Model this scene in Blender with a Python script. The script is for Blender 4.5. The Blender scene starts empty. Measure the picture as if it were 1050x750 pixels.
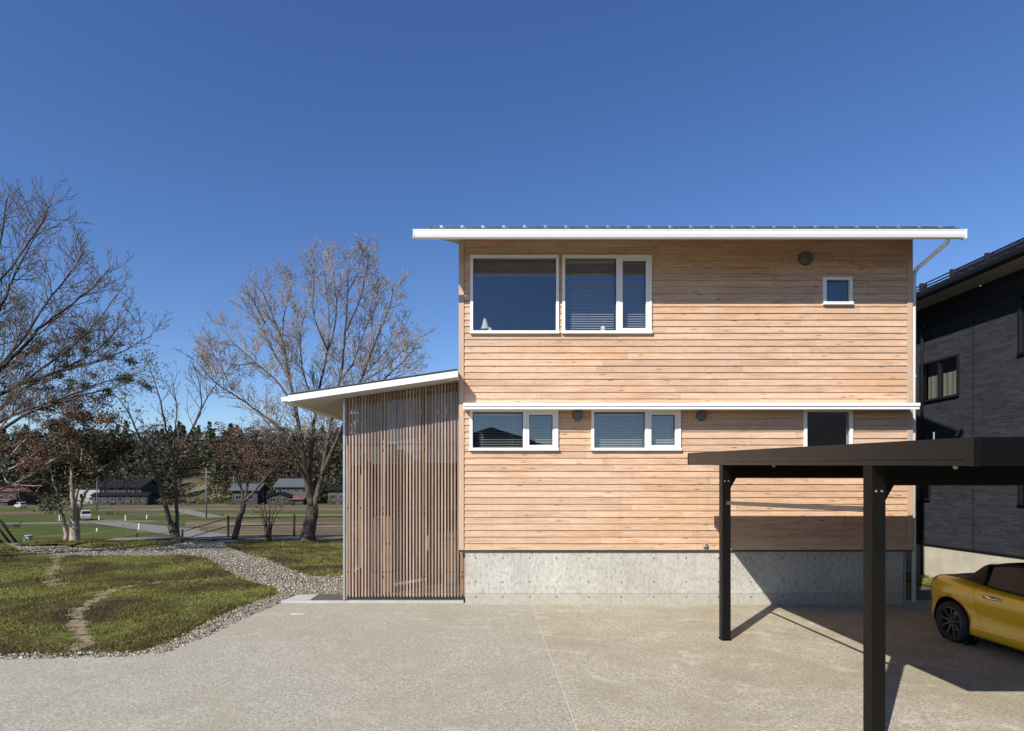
import bpy, bmesh, math, random
import numpy as np
from mathutils import Vector, noise, Matrix

# ------------------------------------------------------------------ camera, sky, sun, exposure
scene = bpy.context.scene
R = math.radians
EYE = 2.19            # camera height
F = 600.0             # focal length in photo pixels (photo is 1050 wide)
cam_d = bpy.data.cameras.new("camera")
cam = bpy.data.objects.new("camera", cam_d)
scene.collection.objects.link(cam)
cam.location = (0, 0, EYE)
cam.rotation_euler = (R(90), 0, 0)
cam_d.sensor_width = 36
cam_d.lens = 36 * F / 1050
cam_d.shift_x = 25 / 1050
cam_d.shift_y = 123 / 1050
cam_d.clip_start = 0.05
cam_d.clip_end = 5000
scene.camera = cam

TX, TY = 0.78, 0.984          # sun travel per metre of drop (east, north)
sun_dir = Vector((TX, TY, -1)).normalized()
sun_el = math.asin(-sun_dir.z)
w = bpy.data.worlds.new("World")
scene.world = w
w.use_nodes = True
nt = w.node_tree
for n in list(nt.nodes):
    nt.nodes.remove(n)
out = nt.nodes.new("ShaderNodeOutputWorld")
bg = nt.nodes.new("ShaderNodeBackground")
sky = nt.nodes.new("ShaderNodeTexSky")
sky.sky_type = 'NISHITA'
sky.sun_disc = False
sky.sun_elevation = sun_el
sky.sun_rotation = math.atan2(-TX, -TY)     # measured from +Y towards +X
sky.altitude = 300
sky.air_density = 1.0
sky.dust_density = 0.3
sky.ozone_density = 4.0
hsv = nt.nodes.new("ShaderNodeHueSaturation")
hsv.inputs['Hue'].default_value = 0.511
hsv.inputs['Saturation'].default_value = 1.16
hsv.inputs['Value'].default_value = 1.2
bg.inputs['Strength'].default_value = 0.098
nt.links.new(sky.outputs[0], hsv.inputs['Color'])
nt.links.new(hsv.outputs[0], bg.inputs[0])
nt.links.new(bg.outputs[0], out.inputs[0])

sl = bpy.data.lights.new("sun", 'SUN')
sl.energy = 5.0
sl.angle = R(0.5)
sl.color = (1.0, 0.95, 0.87)
so = bpy.data.objects.new("sun", sl)
scene.collection.objects.link(so)
so.location = (-20, -20, 30)
so.rotation_euler = sun_dir.to_track_quat('-Z', 'Y').to_euler()

scene.view_settings.view_transform = 'Standard'
scene.view_settings.look = 'None'
scene.view_settings.gamma = 1
scene.view_settings.use_curve_mapping = False
scene.view_settings.exposure = 0.3
scene.render.engine = 'CYCLES'
scene.cycles.max_bounces = 6
scene.cycles.transparent_max_bounces = 12
scene.cycles.use_denoising = True
scene.cycles.caustics_reflective = False
scene.cycles.caustics_refractive = False

# ------------------------------------------------------------------ helpers
C = scene.collection
ORG = {}                      # object name -> world origin of its local space

def P(px, py, Y):
    """world point seen at a photo pixel, at depth Y (used to take measurements off the photo)"""
    return Vector(((px - 500) * Y / F, Y, EYE - (py - 498) * Y / F))

def G(px, py, z=0.0):
    """ground point (height z) at a photo pixel"""
    Y = (EYE - z) * F / (py - 498)
    return ((px - 500) * Y / F, Y)

def thing(name, label, cat, loc=(0, 0, 0), group=None):
    o = bpy.data.objects.new(name, None)
    C.objects.link(o)
    o.location = loc
    o.empty_display_size = 0.3
    o['label'] = label
    o['category'] = cat
    if group:
        o['group'] = group
    ORG[o.name] = Vector(loc)
    return o

def tag(o, label, cat, group=None):
    o['label'] = label
    o['category'] = cat
    if group:
        o['group'] = group
    return o

def kind(o, k, label=None, cat=None):
    o['kind'] = k
    if label:
        o['label'] = label
    if cat:
        o['category'] = cat
    return o

def link_mesh(name, me, mats, parent=None, smooth=False, bevel=0):
    o = bpy.data.objects.new(name, me)
    C.objects.link(o)
    if not isinstance(mats, (list, tuple)):
        mats = [mats]
    for m in mats:
        me.materials.append(m)
    if parent is not None:
        o.parent = parent
        ORG[o.name] = ORG[parent.name].copy()
    else:
        ORG[o.name] = Vector((0, 0, 0))
    if smooth:
        me.polygons.foreach_set('use_smooth', [True] * len(me.polygons))
    if bevel:
        b = o.modifiers.new('bevel', 'BEVEL')
        b.width = bevel
        b.segments = 2
        b.limit_method = 'ANGLE'
        b.angle_limit = R(50)
    return o

def np_obj(name, verts, faces, mat, parent=None, smooth=False):
    verts = np.asarray(verts, dtype=np.float64).reshape(-1, 3)
    if parent is not None:
        verts = verts - np.array(ORG[parent.name])
    faces = np.asarray(faces, dtype=np.int32)
    k = faces.shape[1]
    me = bpy.data.meshes.new(name)
    me.vertices.add(len(verts))
    me.vertices.foreach_set('co', verts.astype(np.float32).ravel())
    me.loops.add(faces.size)
    me.loops.foreach_set('vertex_index', faces.ravel())
    me.polygons.add(len(faces))
    me.polygons.foreach_set('loop_start', np.arange(0, faces.size, k, dtype=np.int32))
    me.update(calc_edges=True)
    me.validate()
    return link_mesh(name, me, mat, parent, smooth)

class MB:
    def __init__(s):
        s.v = []
        s.f = []
        s.m = []
    def add(s, vs, fs, mi=0):
        b = len(s.v)
        s.v.extend([tuple(v) for v in vs])
        s.f.extend([tuple(i + b for i in f) for f in fs])
        s.m.extend([mi] * len(fs))
        return s
    def box(s, x0, x1, y0, y1, z0, z1, mi=0):
        vs = [(x0, y0, z0), (x1, y0, z0), (x1, y1, z0), (x0, y1, z0), (x0, y0, z1), (x1, y0, z1), (x1, y1, z1), (x0, y1, z1)]
        return s.add(vs, [(0, 3, 2, 1), (4, 5, 6, 7), (0, 1, 5, 4), (1, 2, 6, 5), (2, 3, 7, 6), (3, 0, 4, 7)], mi)
    def hexa(s, vs, mi=0):
        return s.add(vs, [(0, 3, 2, 1), (4, 5, 6, 7), (0, 1, 5, 4), (1, 2, 6, 5), (2, 3, 7, 6), (3, 0, 4, 7)], mi)
    def tube(s, pts, rad, n=6, cap=True, mi=0):
        pts = [Vector(p) for p in pts]
        if not isinstance(rad, (list, tuple)):
            rad = [rad] * len(pts)
        b = len(s.v)
        m = len(pts)
        d0 = (pts[1] - pts[0]).normalized()
        up = Vector((0, 0, 1)) if abs(d0.z) < 0.9 else Vector((1, 0, 0))
        u = d0.cross(up).normalized()
        for i, p in enumerate(pts):
            if i == 0:
                d = pts[1] - pts[0]
            elif i == m - 1:
                d = pts[-1] - pts[-2]
            else:
                d = pts[i + 1] - pts[i - 1]
            d = d.normalized()
            u = (u - d * u.dot(d))
            if u.length < 1e-6:
                u = d.orthogonal()
            u.normalize()
            q = d.cross(u)
            r = rad[i]
            for k in range(n):
                a = 2 * math.pi * k / n
                c, si = math.cos(a) * r, math.sin(a) * r
                s.v.append((p.x + u.x * c + q.x * si, p.y + u.y * c + q.y * si, p.z + u.z * c + q.z * si))
        for i in range(m - 1):
            for k in range(n):
                k2 = (k + 1) % n
                s.f.append((b + i * n + k, b + i * n + k2, b + (i + 1) * n + k2, b + (i + 1) * n + k))
                s.m.append(mi)
        if cap:
            s.f.append(tuple(b + k for k in reversed(range(n))))
            s.f.append(tuple(b + (m - 1) * n + k for k in range(n)))
            s.m.extend([mi, mi])
        return s
    def lathe(s, prof, c, axis='z', n=24, mi=0):
        """prof: list of (radius, height along the axis)"""
        b = len(s.v)
        m = len(prof)
        for (r, hh) in prof:
            for k in range(n):
                a = 2 * math.pi * k / n
                p, q = r * math.cos(a), r * math.sin(a)
                if axis == 'z':
                    s.v.append((c[0] + p, c[1] + q, c[2] + hh))
                elif axis == 'x':
                    s.v.append((c[0] + hh, c[1] + p, c[2] + q))
                else:
                    s.v.append((c[0] + q, c[1] + hh, c[2] + p))
        for i in range(m - 1):
            for k in range(n):
                k2 = (k + 1) % n
                s.f.append((b + i * n + k, b + i * n + k2, b + (i + 1) * n + k2, b + (i + 1) * n + k))
                s.m.append(mi)
        return s
    def prism(s, poly, z0, z1, mi=0):
        """vertical prism over an xy polygon (counter-clockwise)"""
        b = len(s.v)
        n = len(poly)
        s.v.extend([(x, y, z0) for x, y in poly] + [(x, y, z1) for x, y in poly])
        s.f.append(tuple(b + i for i in reversed(range(n))))
        s.f.append(tuple(b + n + i for i in range(n)))
        s.m.extend([mi, mi])
        for i in range(n):
            j = (i + 1) % n
            s.f.append((b + i, b + j, b + n + j, b + n + i))
            s.m.append(mi)
        return s
    def grid(s, rows, mi=0, closed=False):
        b = len(s.v)
        m, n = len(rows), len(rows[0])
        for r in rows:
            s.v.extend([tuple(p) for p in r])
        for i in range(m - 1):
            for k in range(n - 1 if not closed else n):
                k2 = (k + 1) % n
                s.f.append((b + i * n + k, b + i * n + k2, b + (i + 1) * n + k2, b + (i + 1) * n + k))
                s.m.append(mi)
        return s
    def build(s, name, mats, parent=None, smooth=False, bevel=0, fix=False):
        me = bpy.data.meshes.new(name)
        if parent is not None:
            ox, oy, oz = ORG[parent.name]
            vs = [(x - ox, y - oy, z - oz) for x, y, z in s.v]
        else:
            vs = s.v
        me.from_pydata(vs, [], s.f)
        if any(s.m):
            me.polygons.foreach_set('material_index', s.m)
        if fix:
            bm = bmesh.new()
            bm.from_mesh(me)
            bmesh.ops.recalc_face_normals(bm, faces=bm.faces)
            bm.to_mesh(me)
            bm.free()
        me.update()
        return link_mesh(name, me, mats, parent, smooth, bevel)

# ------------------------------------------------------------------ materials
class N:
    """tiny node-graph helper"""
    def __init__(s, name):
        s.mat = bpy.data.materials.new(name)
        s.mat.use_nodes = True
        s.t = s.mat.node_tree
        s.b = s.t.nodes['Principled BSDF']
        s.out = s.t.nodes['Material Output']
    def n(s, typ, **kw):
        x = s.t.nodes.new(typ)
        for k, v in kw.items():
            setattr(x, k, v)
        return x
    def l(s, a, b):
        s.t.links.new(a, b)
    def coord(s, scale=(1, 1, 1), island=0.0, rot=(0, 0, 0)):
        tc = s.n('ShaderNodeTexCoord')
        mp = s.n('ShaderNodeMapping')
        mp.inputs['Scale'].default_value = scale
        mp.inputs['Rotation'].default_value = rot
        if island:
            g = s.n('ShaderNodeNewGeometry')
            ml = s.n('ShaderNodeVectorMath', operation='SCALE')
            cb = s.n('ShaderNodeCombineXYZ')
            for i in range(3):
                s.l(g.outputs['Random Per Island'], cb.inputs[i])
            s.l(cb.outputs[0], ml.inputs[0])
            ml.inputs['Scale'].default_value = island
            ad = s.n('ShaderNodeVectorMath', operation='ADD')
            s.l(tc.outputs['Object'], ad.inputs[0])
            s.l(ml.outputs[0], ad.inputs[1])
            s.l(ad.outputs[0], mp.inputs['Vector'])
        else:
            s.l(tc.outputs['Object'], mp.inputs['Vector'])
        return mp.outputs[0]
    def noise(s, vec, scale, detail=4, rough=0.55, dist=0.0):
        x = s.n('ShaderNodeTexNoise')
        x.inputs['Scale'].default_value = scale
        x.inputs['Detail'].default_value = detail
        x.inputs['Roughness'].default_value = rough
        x.inputs['Distortion'].default_value = dist
        s.l(vec, x.inputs['Vector'])
        return x.outputs[0]
    def ramp(s, fac, stops, interp='LINEAR'):
        x = s.n('ShaderNodeValToRGB')
        x.color_ramp.interpolation = interp
        e = x.color_ramp.elements
        while len(e) < len(stops):
            e.new(0.5)
        for i, (p, c) in enumerate(stops):
            e[i].position = p
            e[i].color = (c, c, c, 1) if isinstance(c, (int, float)) else (*c, 1)
        s.l(fac, x.inputs[0])
        return x.outputs[0]
    def mix(s, fac, a, b, mode='MIX'):
        x = s.n('ShaderNodeMix', data_type='RGBA', blend_type=mode)
        for sock, v in ((x.inputs[0], fac), (x.inputs[6], a), (x.inputs[7], b)):
            if isinstance(v, (int, float)):
                sock.default_value = v
            elif isinstance(v, tuple):
                sock.default_value = (*v, 1)
            else:
                s.l(v, sock)
        return x.outputs[2]
    def math(s, op, a, b=0.0, c=0.0):
        x = s.n('ShaderNodeMath', operation=op)
        for i, v in enumerate((a, b, c)):
            if isinstance(v, (int, float)):
                x.inputs[i].default_value = v
            else:
                s.l(v, x.inputs[i])
        return x.outputs[0]
    def island(s):
        return s.n('ShaderNodeNewGeometry').outputs['Random Per Island']
    def bump(s, h, strength=0.3, dist=0.01):
        x = s.n('ShaderNodeBump')
        x.inputs['Strength'].default_value = strength
        x.inputs['Distance'].default_value = dist
        s.l(h, x.inputs['Height'])
        s.l(x.outputs[0], s.b.inputs['Normal'])
    def color(s, c):
        if isinstance(c, tuple):
            s.b.inputs['Base Color'].default_value = (*c, 1)
        else:
            s.l(c, s.b.inputs['Base Color'])
    def set(s, rough=0.6, metal=0.0, spec=0.5, coat=0.0):
        if isinstance(rough, (int, float)):
            s.b.inputs['Roughness'].default_value = rough
        else:
            s.l(rough, s.b.inputs['Roughness'])
        s.b.inputs['Metallic'].default_value = metal
        s.b.inputs['Specular IOR Level'].default_value = spec
        s.b.inputs['Coat Weight'].default_value = coat
        s.b.inputs['Coat Roughness'].default_value = 0.05
        return s.mat

def plain(name, c, rough=0.5, metal=0.0, var=0.08, scale=6.0, spec=0.5, coat=0.0, bump=0.0, bscale=60):
    m = N(name)
    co = m.coord()
    f = m.noise(co, scale, 5)
    lo = tuple(max(0, x * (1 - var)) for x in c)
    hi = tuple(min(1, x * (1 + var)) for x in c)
    m.color(m.ramp(f, [(0.3, lo), (0.7, hi)]))
    if bump:
        m.bump(m.noise(co, bscale, 3), bump, 0.005)
    r = m.ramp(m.noise(co, scale * 2.3, 3), [(0.3, max(0, rough - 0.05)), (0.7, min(1, rough + 0.07))])
    return m.set(r, metal, spec, coat)

def wood_mat(name, stops, island_amt=0.18, vertical=False, knots=True, tint=(0.56, 0.36, 0.21), bump=0.25, weather=False):
    m = N(name)
    sc = (1.1, 8, 26) if not vertical else (26, 8, 1.1)
    co = m.coord(sc, island=37.0)
    g = m.noise(co, 1.3, 8, 0.62, 1.2)
    col = m.ramp(g, stops)
    sc2 = (0.35, 4, 60) if not vertical else (60, 4, 0.35)
    co2 = m.coord(sc2, island=11.0)
    g2 = m.noise(co2, 2.0, 4, 0.6, 0.3)
    col = m.mix(m.ramp(g2, [(0.35, 0.0), (0.75, 0.35)]), col, tint, 'MIX')
    if knots:
        sk = (2.2, 6, 10) if not vertical else (10, 6, 2.2)
        v = m.n('ShaderNodeTexVoronoi')
        v.inputs['Scale'].default_value = 1.0
        v.inputs['Randomness'].default_value = 1.0
        ck = m.coord(sk, island=23.0)
        m.l(ck, v.inputs['Vector'])
        kn = m.ramp(v.outputs['Distance'], [(0.04, 0.85), (0.17, 0.0)])
        col = m.mix(kn, col, (0.16, 0.08, 0.045))
        # arched cathedral grain flecks
        wv = m.n('ShaderNodeTexWave', wave_type='RINGS', rings_direction='SPHERICAL')
        wv.inputs['Scale'].default_value = 0.8
        wv.inputs['Distortion'].default_value = 7.0
        wv.inputs['Detail'].default_value = 2.5
        cw = m.coord((1.6, 3, 16) if not vertical else (16, 3, 1.6), island=51.0)
        m.l(cw, wv.inputs['Vector'])
        fl = m.ramp(wv.outputs[0], [(0.58, 0.0), (0.9, 0.55)])
        msk = m.ramp(m.noise(m.coord((0.8, 1, 2), island=19.0), 1.2, 2), [(0.46, 0.0), (0.62, 1.0)])
        col = m.mix(m.math('MULTIPLY', fl, msk), col, (0.27, 0.14, 0.08))
    if weather:      # silvered patches and run marks of rain on old larch
        wn = m.noise(m.coord((0.5, 1, 0.9)), 0.9, 6, 0.65, 0.8)
        col = m.mix(m.ramp(wn, [(0.5, 0.0), (0.72, 0.4)]), col, (0.60, 0.47, 0.36))
        col = m.mix(m.ramp(wn, [(0.32, 0.45), (0.46, 0.0)]), col, (0.54, 0.31, 0.155))
        rn = m.noise(m.coord((7, 1, 0.22)), 1.1, 6, 0.7, 0.5)
        col = m.mix(m.ramp(rn, [(0.58, 0.0), (0.8, 0.4)]), col, (0.30, 0.20, 0.13))
    if weather:
        fk = m.noise(m.coord((3.4, 8, 22), island=71.0), 1.6, 5, 0.7, 2.2)
        col = m.mix(m.ramp(fk, [(0.55, 0.0), (0.70, 0.8)]), col, (0.36, 0.185, 0.095))
        col = m.mix(m.ramp(fk, [(0.26, 0.5), (0.42, 0.0)]), col, (0.78, 0.62, 0.47))
    isl = m.ramp(m.island(), [(0.0, 1 - island_amt), (1.0, 1 + island_amt * 0.55)])
    col = m.mix(1.0, col, isl, 'MULTIPLY')
    m.color(col)
    m.bump(g, bump, 0.004)
    return m.set(0.72, 0, 0.3)

M = {}
M['siding'] = wood_mat('larch_siding', [(0.28, (0.33, 0.18, 0.10)), (0.44, (0.585, 0.375, 0.24)), (0.56, (0.64, 0.44, 0.30)), (0.78, (0.74, 0.55, 0.41))], island_amt=0.13, weather=True)
M['corner_wood'] = wood_mat('larch_corner_board', [(0.25, (0.42, 0.29, 0.2)), (0.5, (0.58, 0.42, 0.3)), (0.8, (0.66, 0.5, 0.38))], vertical=True, knots=False)
M['slat'] = wood_mat('weathered_slat', [(0.25, (0.20, 0.135, 0.10)), (0.5, (0.35, 0.245, 0.185)), (0.8, (0.47, 0.36, 0.29))], island_amt=0.4, vertical=True, knots=False, tint=(0.4, 0.33, 0.28))
M['inner_wood'] = wood_mat('porch_inner_wood', [(0.25, (0.36, 0.18, 0.08)), (0.5, (0.5, 0.27, 0.13)), (0.8, (0.6, 0.36, 0.2))], vertical=True, knots=False)
M['white'] = plain('white_painted_metal', (0.80, 0.80, 0.78), 0.35, var=0.03)
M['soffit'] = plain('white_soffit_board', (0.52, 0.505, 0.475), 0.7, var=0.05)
M['vinyl'] = plain('white_window_frame', (0.80, 0.80, 0.79), 0.4, var=0.02)
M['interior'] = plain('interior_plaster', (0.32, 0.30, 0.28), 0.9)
M['blind'] = plain('blind_slat', (0.50, 0.51, 0.53), 0.5)
M['blind_dark'] = plain('grey_rolled_blind', (0.16, 0.165, 0.17), 0.6)
M['roof_metal'] = plain('grey_green_roof_metal', (0.12, 0.15, 0.15), 0.35, 0.5)
M['steel'] = plain('galvanised_steel', (0.55, 0.57, 0.58), 0.35, 0.8)
M['hood'] = plain('grey_vent_hood', (0.13, 0.125, 0.12), 0.45, 0.3)
M['dark_flash'] = plain('dark_flashing', (0.04, 0.038, 0.035), 0.5)
M['carport'] = plain('dark_bronze_aluminium', (0.011, 0.0088, 0.0068), 0.36, 0.0, var=0.06, spec=0.5)
M['carport_shaded'] = plain('shaded_bronze_aluminium', (0.0035, 0.0032, 0.003), 0.5, 0.0, var=0.05, spec=0.15)  # same carport metal, with shade of front and under faces put into the colour
M['brace'] = plain('grey_bronze_bar', (0.12, 0.10, 0.085), 0.4, 0.3)

def glass(name, tint=0.8, ior=1.65, rough=0.0):
    m = N(name)
    m.t.nodes.remove(m.b)
    lw = m.n('ShaderNodeLayerWeight')
    lw.inputs['Blend'].default_value = 0.5
    r0 = ((ior - 1) / (ior + 1)) ** 2
    fr = m.math('MULTIPLY_ADD', m.math('POWER', lw.outputs['Facing'], 5.0), 1 - r0, r0)
    tr = m.n('ShaderNodeBsdfTransparent')
    tr.inputs[0].default_value = (tint, tint * 1.01, tint, 1)
    gl = m.n('ShaderNodeBsdfGlossy')
    gl.inputs['Roughness'].default_value = rough
    gl.inputs['Color'].default_value = (0.92, 0.95, 1.0, 1)
    # faint waviness of float glass
    bp = m.n('ShaderNodeBump')
    bp.inputs['Strength'].default_value = 0.02
    bp.inputs['Distance'].default_value = 0.02
    m.l(m.noise(m.coord(), 1.5, 1), bp.inputs['Height'])
    m.l(bp.outputs[0], gl.inputs['Normal'])
    mx = m.n('ShaderNodeMixShader')
    m.l(fr, mx.inputs[0])
    m.l(tr.outputs[0], mx.inputs[1])
    m.l(gl.outputs[0], mx.inputs[2])
    m.l(mx.outputs[0], m.out.inputs[0])
    return m.mat
M['glass'] = glass('window_glass', 0.85, 1.85)
M['porch_glass'] = glass('entrance_glass', 0.88, 1.52)

def concrete_mat():
    m = N('board_marked_concrete')
    co = m.coord()
    big = m.noise(co, 1.1, 6, 0.6)
    sp = m.noise(m.coord((1, 1, 0.6)), 19, 6, 0.72)
    col = m.ramp(big, [(0.3, (0.41, 0.395, 0.345)), (0.7, (0.58, 0.56, 0.50))])
    col = m.mix(m.ramp(sp, [(0.48, 0.0), (0.65, 0.75)]), col, (0.27, 0.255, 0.22))
    sp2 = m.noise(m.coord((1, 1, 0.8)), 7, 8, 0.75, 1.0)
    col = m.mix(m.ramp(sp2, [(0.5, 0.0), (0.7, 0.5)]), col, (0.30, 0.29, 0.25))
    run = m.noise(m.coord((6, 1, 0.25)), 1.5, 5, 0.6)
    col = m.mix(m.ramp(run, [(0.52, 0.0), (0.75, 0.5)]), col, (0.33, 0.32, 0.285))
    # construction joint and a greener, damp strip under it
    tc = m.n('ShaderNodeTexCoord')
    sx = m.n('ShaderNodeSeparateXYZ')
    m.l(tc.outputs['Object'], sx.inputs[0])
    zz = m.math('ADD', sx.outputs[2], m.math('MULTIPLY', m.math('SUBTRACT', m.noise(co, 3, 3), 0.5), 0.02))
    low = m.ramp(zz, [(0.195, 1.0), (0.21, 0.0)])
    col = m.mix(m.math('MULTIPLY', low, 0.5), col, (0.36, 0.34, 0.26))
    ln = m.math('LESS_THAN', m.math('ABSOLUTE', m.math('SUBTRACT', zz, 0.205)), 0.006)
    col = m.mix(m.math('MULTIPLY', ln, 0.55), col, (0.16, 0.155, 0.13))
    # formwork panel seams every 1.8 m
    px = m.math('ABSOLUTE', m.math('SUBTRACT', m.math('FRACT', m.math('DIVIDE', m.math('ADD', sx.outputs[0], 0.45), 1.8)), 0.5))
    seam = m.math('LESS_THAN', px, 0.0022)
    col = m.mix(m.math('MULTIPLY', seam, 0.4), col, (0.2, 0.195, 0.18))
    m.color(col)
    m.bump(sp, 0.25, 0.006)
    return m.set(0.85, 0, 0.3)
M['concrete'] = concrete_mat()
M['hole'] = plain('tie_hole', (0.05, 0.05, 0.045), 0.9)
M['slab'] = plain('porch_slab_concrete', (0.42, 0.41, 0.38), 0.85, var=0.15, scale=5, bump=0.2)

def drive_mat(name, base, dirt, worn, warm):
    m = N(name)
    co = m.coord()
    fine = m.noise(co, 95, 3, 0.75)
    mid = m.noise(co, 34, 4, 0.7)
    big = m.noise(co, 0.7, 6, 0.62, 0.4)
    col = m.ramp(fine, [(0.32, tuple(x * 0.36 for x in base)), (0.5, base), (0.70, tuple(min(1, x * 1.6) for x in base))])
    v = m.n('ShaderNodeTexVoronoi')
    v.inputs['Scale'].default_value = 62
    m.l(co, v.inputs['Vector'])
    sep = m.n('ShaderNodeSeparateColor')
    m.l(v.outputs['Color'], sep.inputs[0])
    col = m.mix(m.ramp(sep.outputs[0], [(0.70, 0.0), (0.85, 0.55)]), col, tuple(x * 0.38 for x in base))
    col = m.mix(m.ramp(sep.outputs[1], [(0.78, 0.0), (0.92, 0.6)]), col, tuple(min(1, x * 1.75) for x in base))
    col = m.mix(m.ramp(mid, [(0.45, 0.0), (0.68, 0.75)]), col, tuple(x * 0.55 for x in base))
    hi_ = m.noise(m.coord((1, 1, 1), rot=(0, 0, 1.0)), 27, 4, 0.7)
    col = m.mix(m.ramp(hi_, [(0.5, 0.0), (0.7, 0.6)]), col, tuple(min(1, x * 1.5) for x in base))
    col = m.mix(m.ramp(big, [(0.42, 0.0), (0.66, dirt)]), col, warm)
    # pale worn streaks, drawn out along the way cars turn
    st = m.noise(m.coord((0.8, 1.1, 1), rot=(0, 0, 0.5)), 1.7, 8, 0.72, 1.6)
    col = m.mix(m.ramp(st, [(0.54, 0.0), (0.70, worn)]), col, (0.60, 0.55, 0.45))
    dk = m.noise(m.coord((1, 1.4, 1), rot=(0, 0, -0.4)), 0.9, 5, 0.6)
    col = m.mix(m.ramp(dk, [(0.55, 0.0), (0.8, 0.4)]), col, tuple(x * 0.6 for x in base))
    m.color(col)
    m.bump(m.math('ADD', fine, mid), 0.5, 0.006)
    return m.set(0.88, 0, 0.25)
M['drive_left'] = drive_mat('grey_washed_concrete', (0.392, 0.36, 0.287), 0.5, 0.4, (0.32, 0.285, 0.20))
M['drive_right'] = drive_mat('beige_washed_concrete', (0.42, 0.375, 0.287), 0.65, 0.75, (0.29, 0.245, 0.16))

def ground_mat():
    m = N('field_ground')
    co = m.coord()
    a = m.noise(co, 0.08, 6, 0.6)
    b = m.noise(co, 1.3, 6, 0.65)
    col = m.ramp(a, [(0.38, (0.055, 0.07, 0.022)), (0.5, (0.095, 0.095, 0.04)), (0.62, (0.20, 0.165, 0.10))])
    col = m.mix(m.ramp(b, [(0.4, 0.0), (0.75, 0.7)]), col, (0.06, 0.055, 0.028))
    tc = m.n('ShaderNodeTexCoord')
    sx = m.n('ShaderNodeSeparateXYZ')
    m.l(tc.outputs['Object'], sx.inputs[0])
    wood = m.n('ShaderNodeMapRange')
    wood.inputs['From Min'].default_value = 184
    wood.inputs['From Max'].default_value = 200
    m.l(sx.outputs[1], wood.inputs[0])
    col = m.mix(wood.outputs[0], col, m.ramp(b, [(0.35, (0.022, 0.017, 0.010)), (0.7, (0.055, 0.042, 0.022))]))   # leaf litter under the wood
    m.color(col)
    m.bump(b, 0.6, 0.08)
    return m.set(0.95, 0, 0.1)
M['ground'] = ground_mat()

def field_mat(name, c1, c2, c3):
    m = N(name)
    a = m.noise(m.coord((0.3, 1.0, 1)), 0.55, 8, 0.72, 0.8)
    b = m.noise(m.coord((0.5, 1, 1)), 0.16, 6, 0.65, 1.0)
    col = m.ramp(a, [(0.3, c1), (0.55, c2), (0.75, c3)])
    col = m.mix(m.ramp(b, [(0.42, 0.0), (0.6, 0.75)]), col, c1)
    col = m.mix(m.ramp(b, [(0.36, 0.55), (0.46, 0.0)]), col, (0.15, 0.12, 0.06))
    m.color(col)
    m.bump(a, 0.6, 0.1)
    return m.set(0.95, 0, 0.1)
M['field_green'] = field_mat('green_field', (0.050, 0.068, 0.014), (0.088, 0.105, 0.024), (0.15, 0.135, 0.05))
M['field_straw'] = field_mat('straw_field', (0.11, 0.09, 0.05), (0.22, 0.17, 0.11), (0.32, 0.26, 0.18))
M['field_brown'] = field_mat('turned_field', (0.10, 0.075, 0.045), (0.16, 0.12, 0.07), (0.13, 0.12, 0.05))
M['lane'] = plain('pale_asphalt_lane', (0.175, 0.158, 0.13), 0.9, var=0.15, scale=0.8)

def lawn_mat():
    m = N('mossy_lawn')
    co = m.coord()
    a = m.noise(co, 0.55, 5, 0.6, 0.5)
    b = m.noise(co, 9, 6, 0.7)
    col = m.ramp(a, [(0.38, (0.048, 0.038, 0.016)), (0.5, (0.095, 0.090, 0.022)), (0.60, (0.15, 0.165, 0.034))])
    col = m.mix(m.ramp(b, [(0.42, 0.0), (0.66, 0.85)]), col, (0.050, 0.036, 0.016))
    c = m.noise(co, 28, 4, 0.7)
    col = m.mix(m.ramp(c, [(0.55, 0.0), (0.75, 0.5)]), col, (0.13, 0.10, 0.05))
    m.color(col)
    m.bump(m.math('ADD', b, c), 0.8, 0.03)
    return m.set(0.95, 0, 0.1)
M['lawn'] = lawn_mat()

def blade_mat():
    m = N('grass_blade')
    co = m.coord()
    a = m.noise(co, 0.55, 5, 0.6, 0.5)
    r = m.island()
    g = m.ramp(a, [(0.39, (0.075, 0.057, 0.024)), (0.5, (0.145, 0.136, 0.034)), (0.60, (0.215, 0.24, 0.05))])
    col = m.mix(m.ramp(r, [(0.55, 0.0), (0.9, 0.9)]), g, (0.19, 0.135, 0.065))
    m.color(col)
    return m.set(0.8, 0, 0.2)
M['blade'] = blade_mat()
M['dirt'] = plain('bare_earth', (0.22, 0.165, 0.095), 0.95, var=0.45, scale=9, bump=0.8, bscale=40)

def stone_mat():
    m = N('river_gravel')
    r = m.island()
    col = m.ramp(r, [(0.0, (0.20, 0.18, 0.145)), (0.3, (0.30, 0.27, 0.215)), (0.6, (0.39, 0.355, 0.285)), (0.85, (0.36, 0.29, 0.21)), (1.0, (0.54, 0.50, 0.43))])
    n = m.noise(m.coord(), 40, 4)
    col = m.mix(m.ramp(n, [(0.4, 0.0), (0.7, 0.35)]), col, (0.25, 0.23, 0.2))
    m.color(col)
    return m.set(0.85, 0, 0.3)
M['stone'] = stone_mat()
M['gravel_bed'] = plain('gravel_bed_soil', (0.20, 0.18, 0.15), 0.95, var=0.4, scale=30, bump=0.8)

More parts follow.
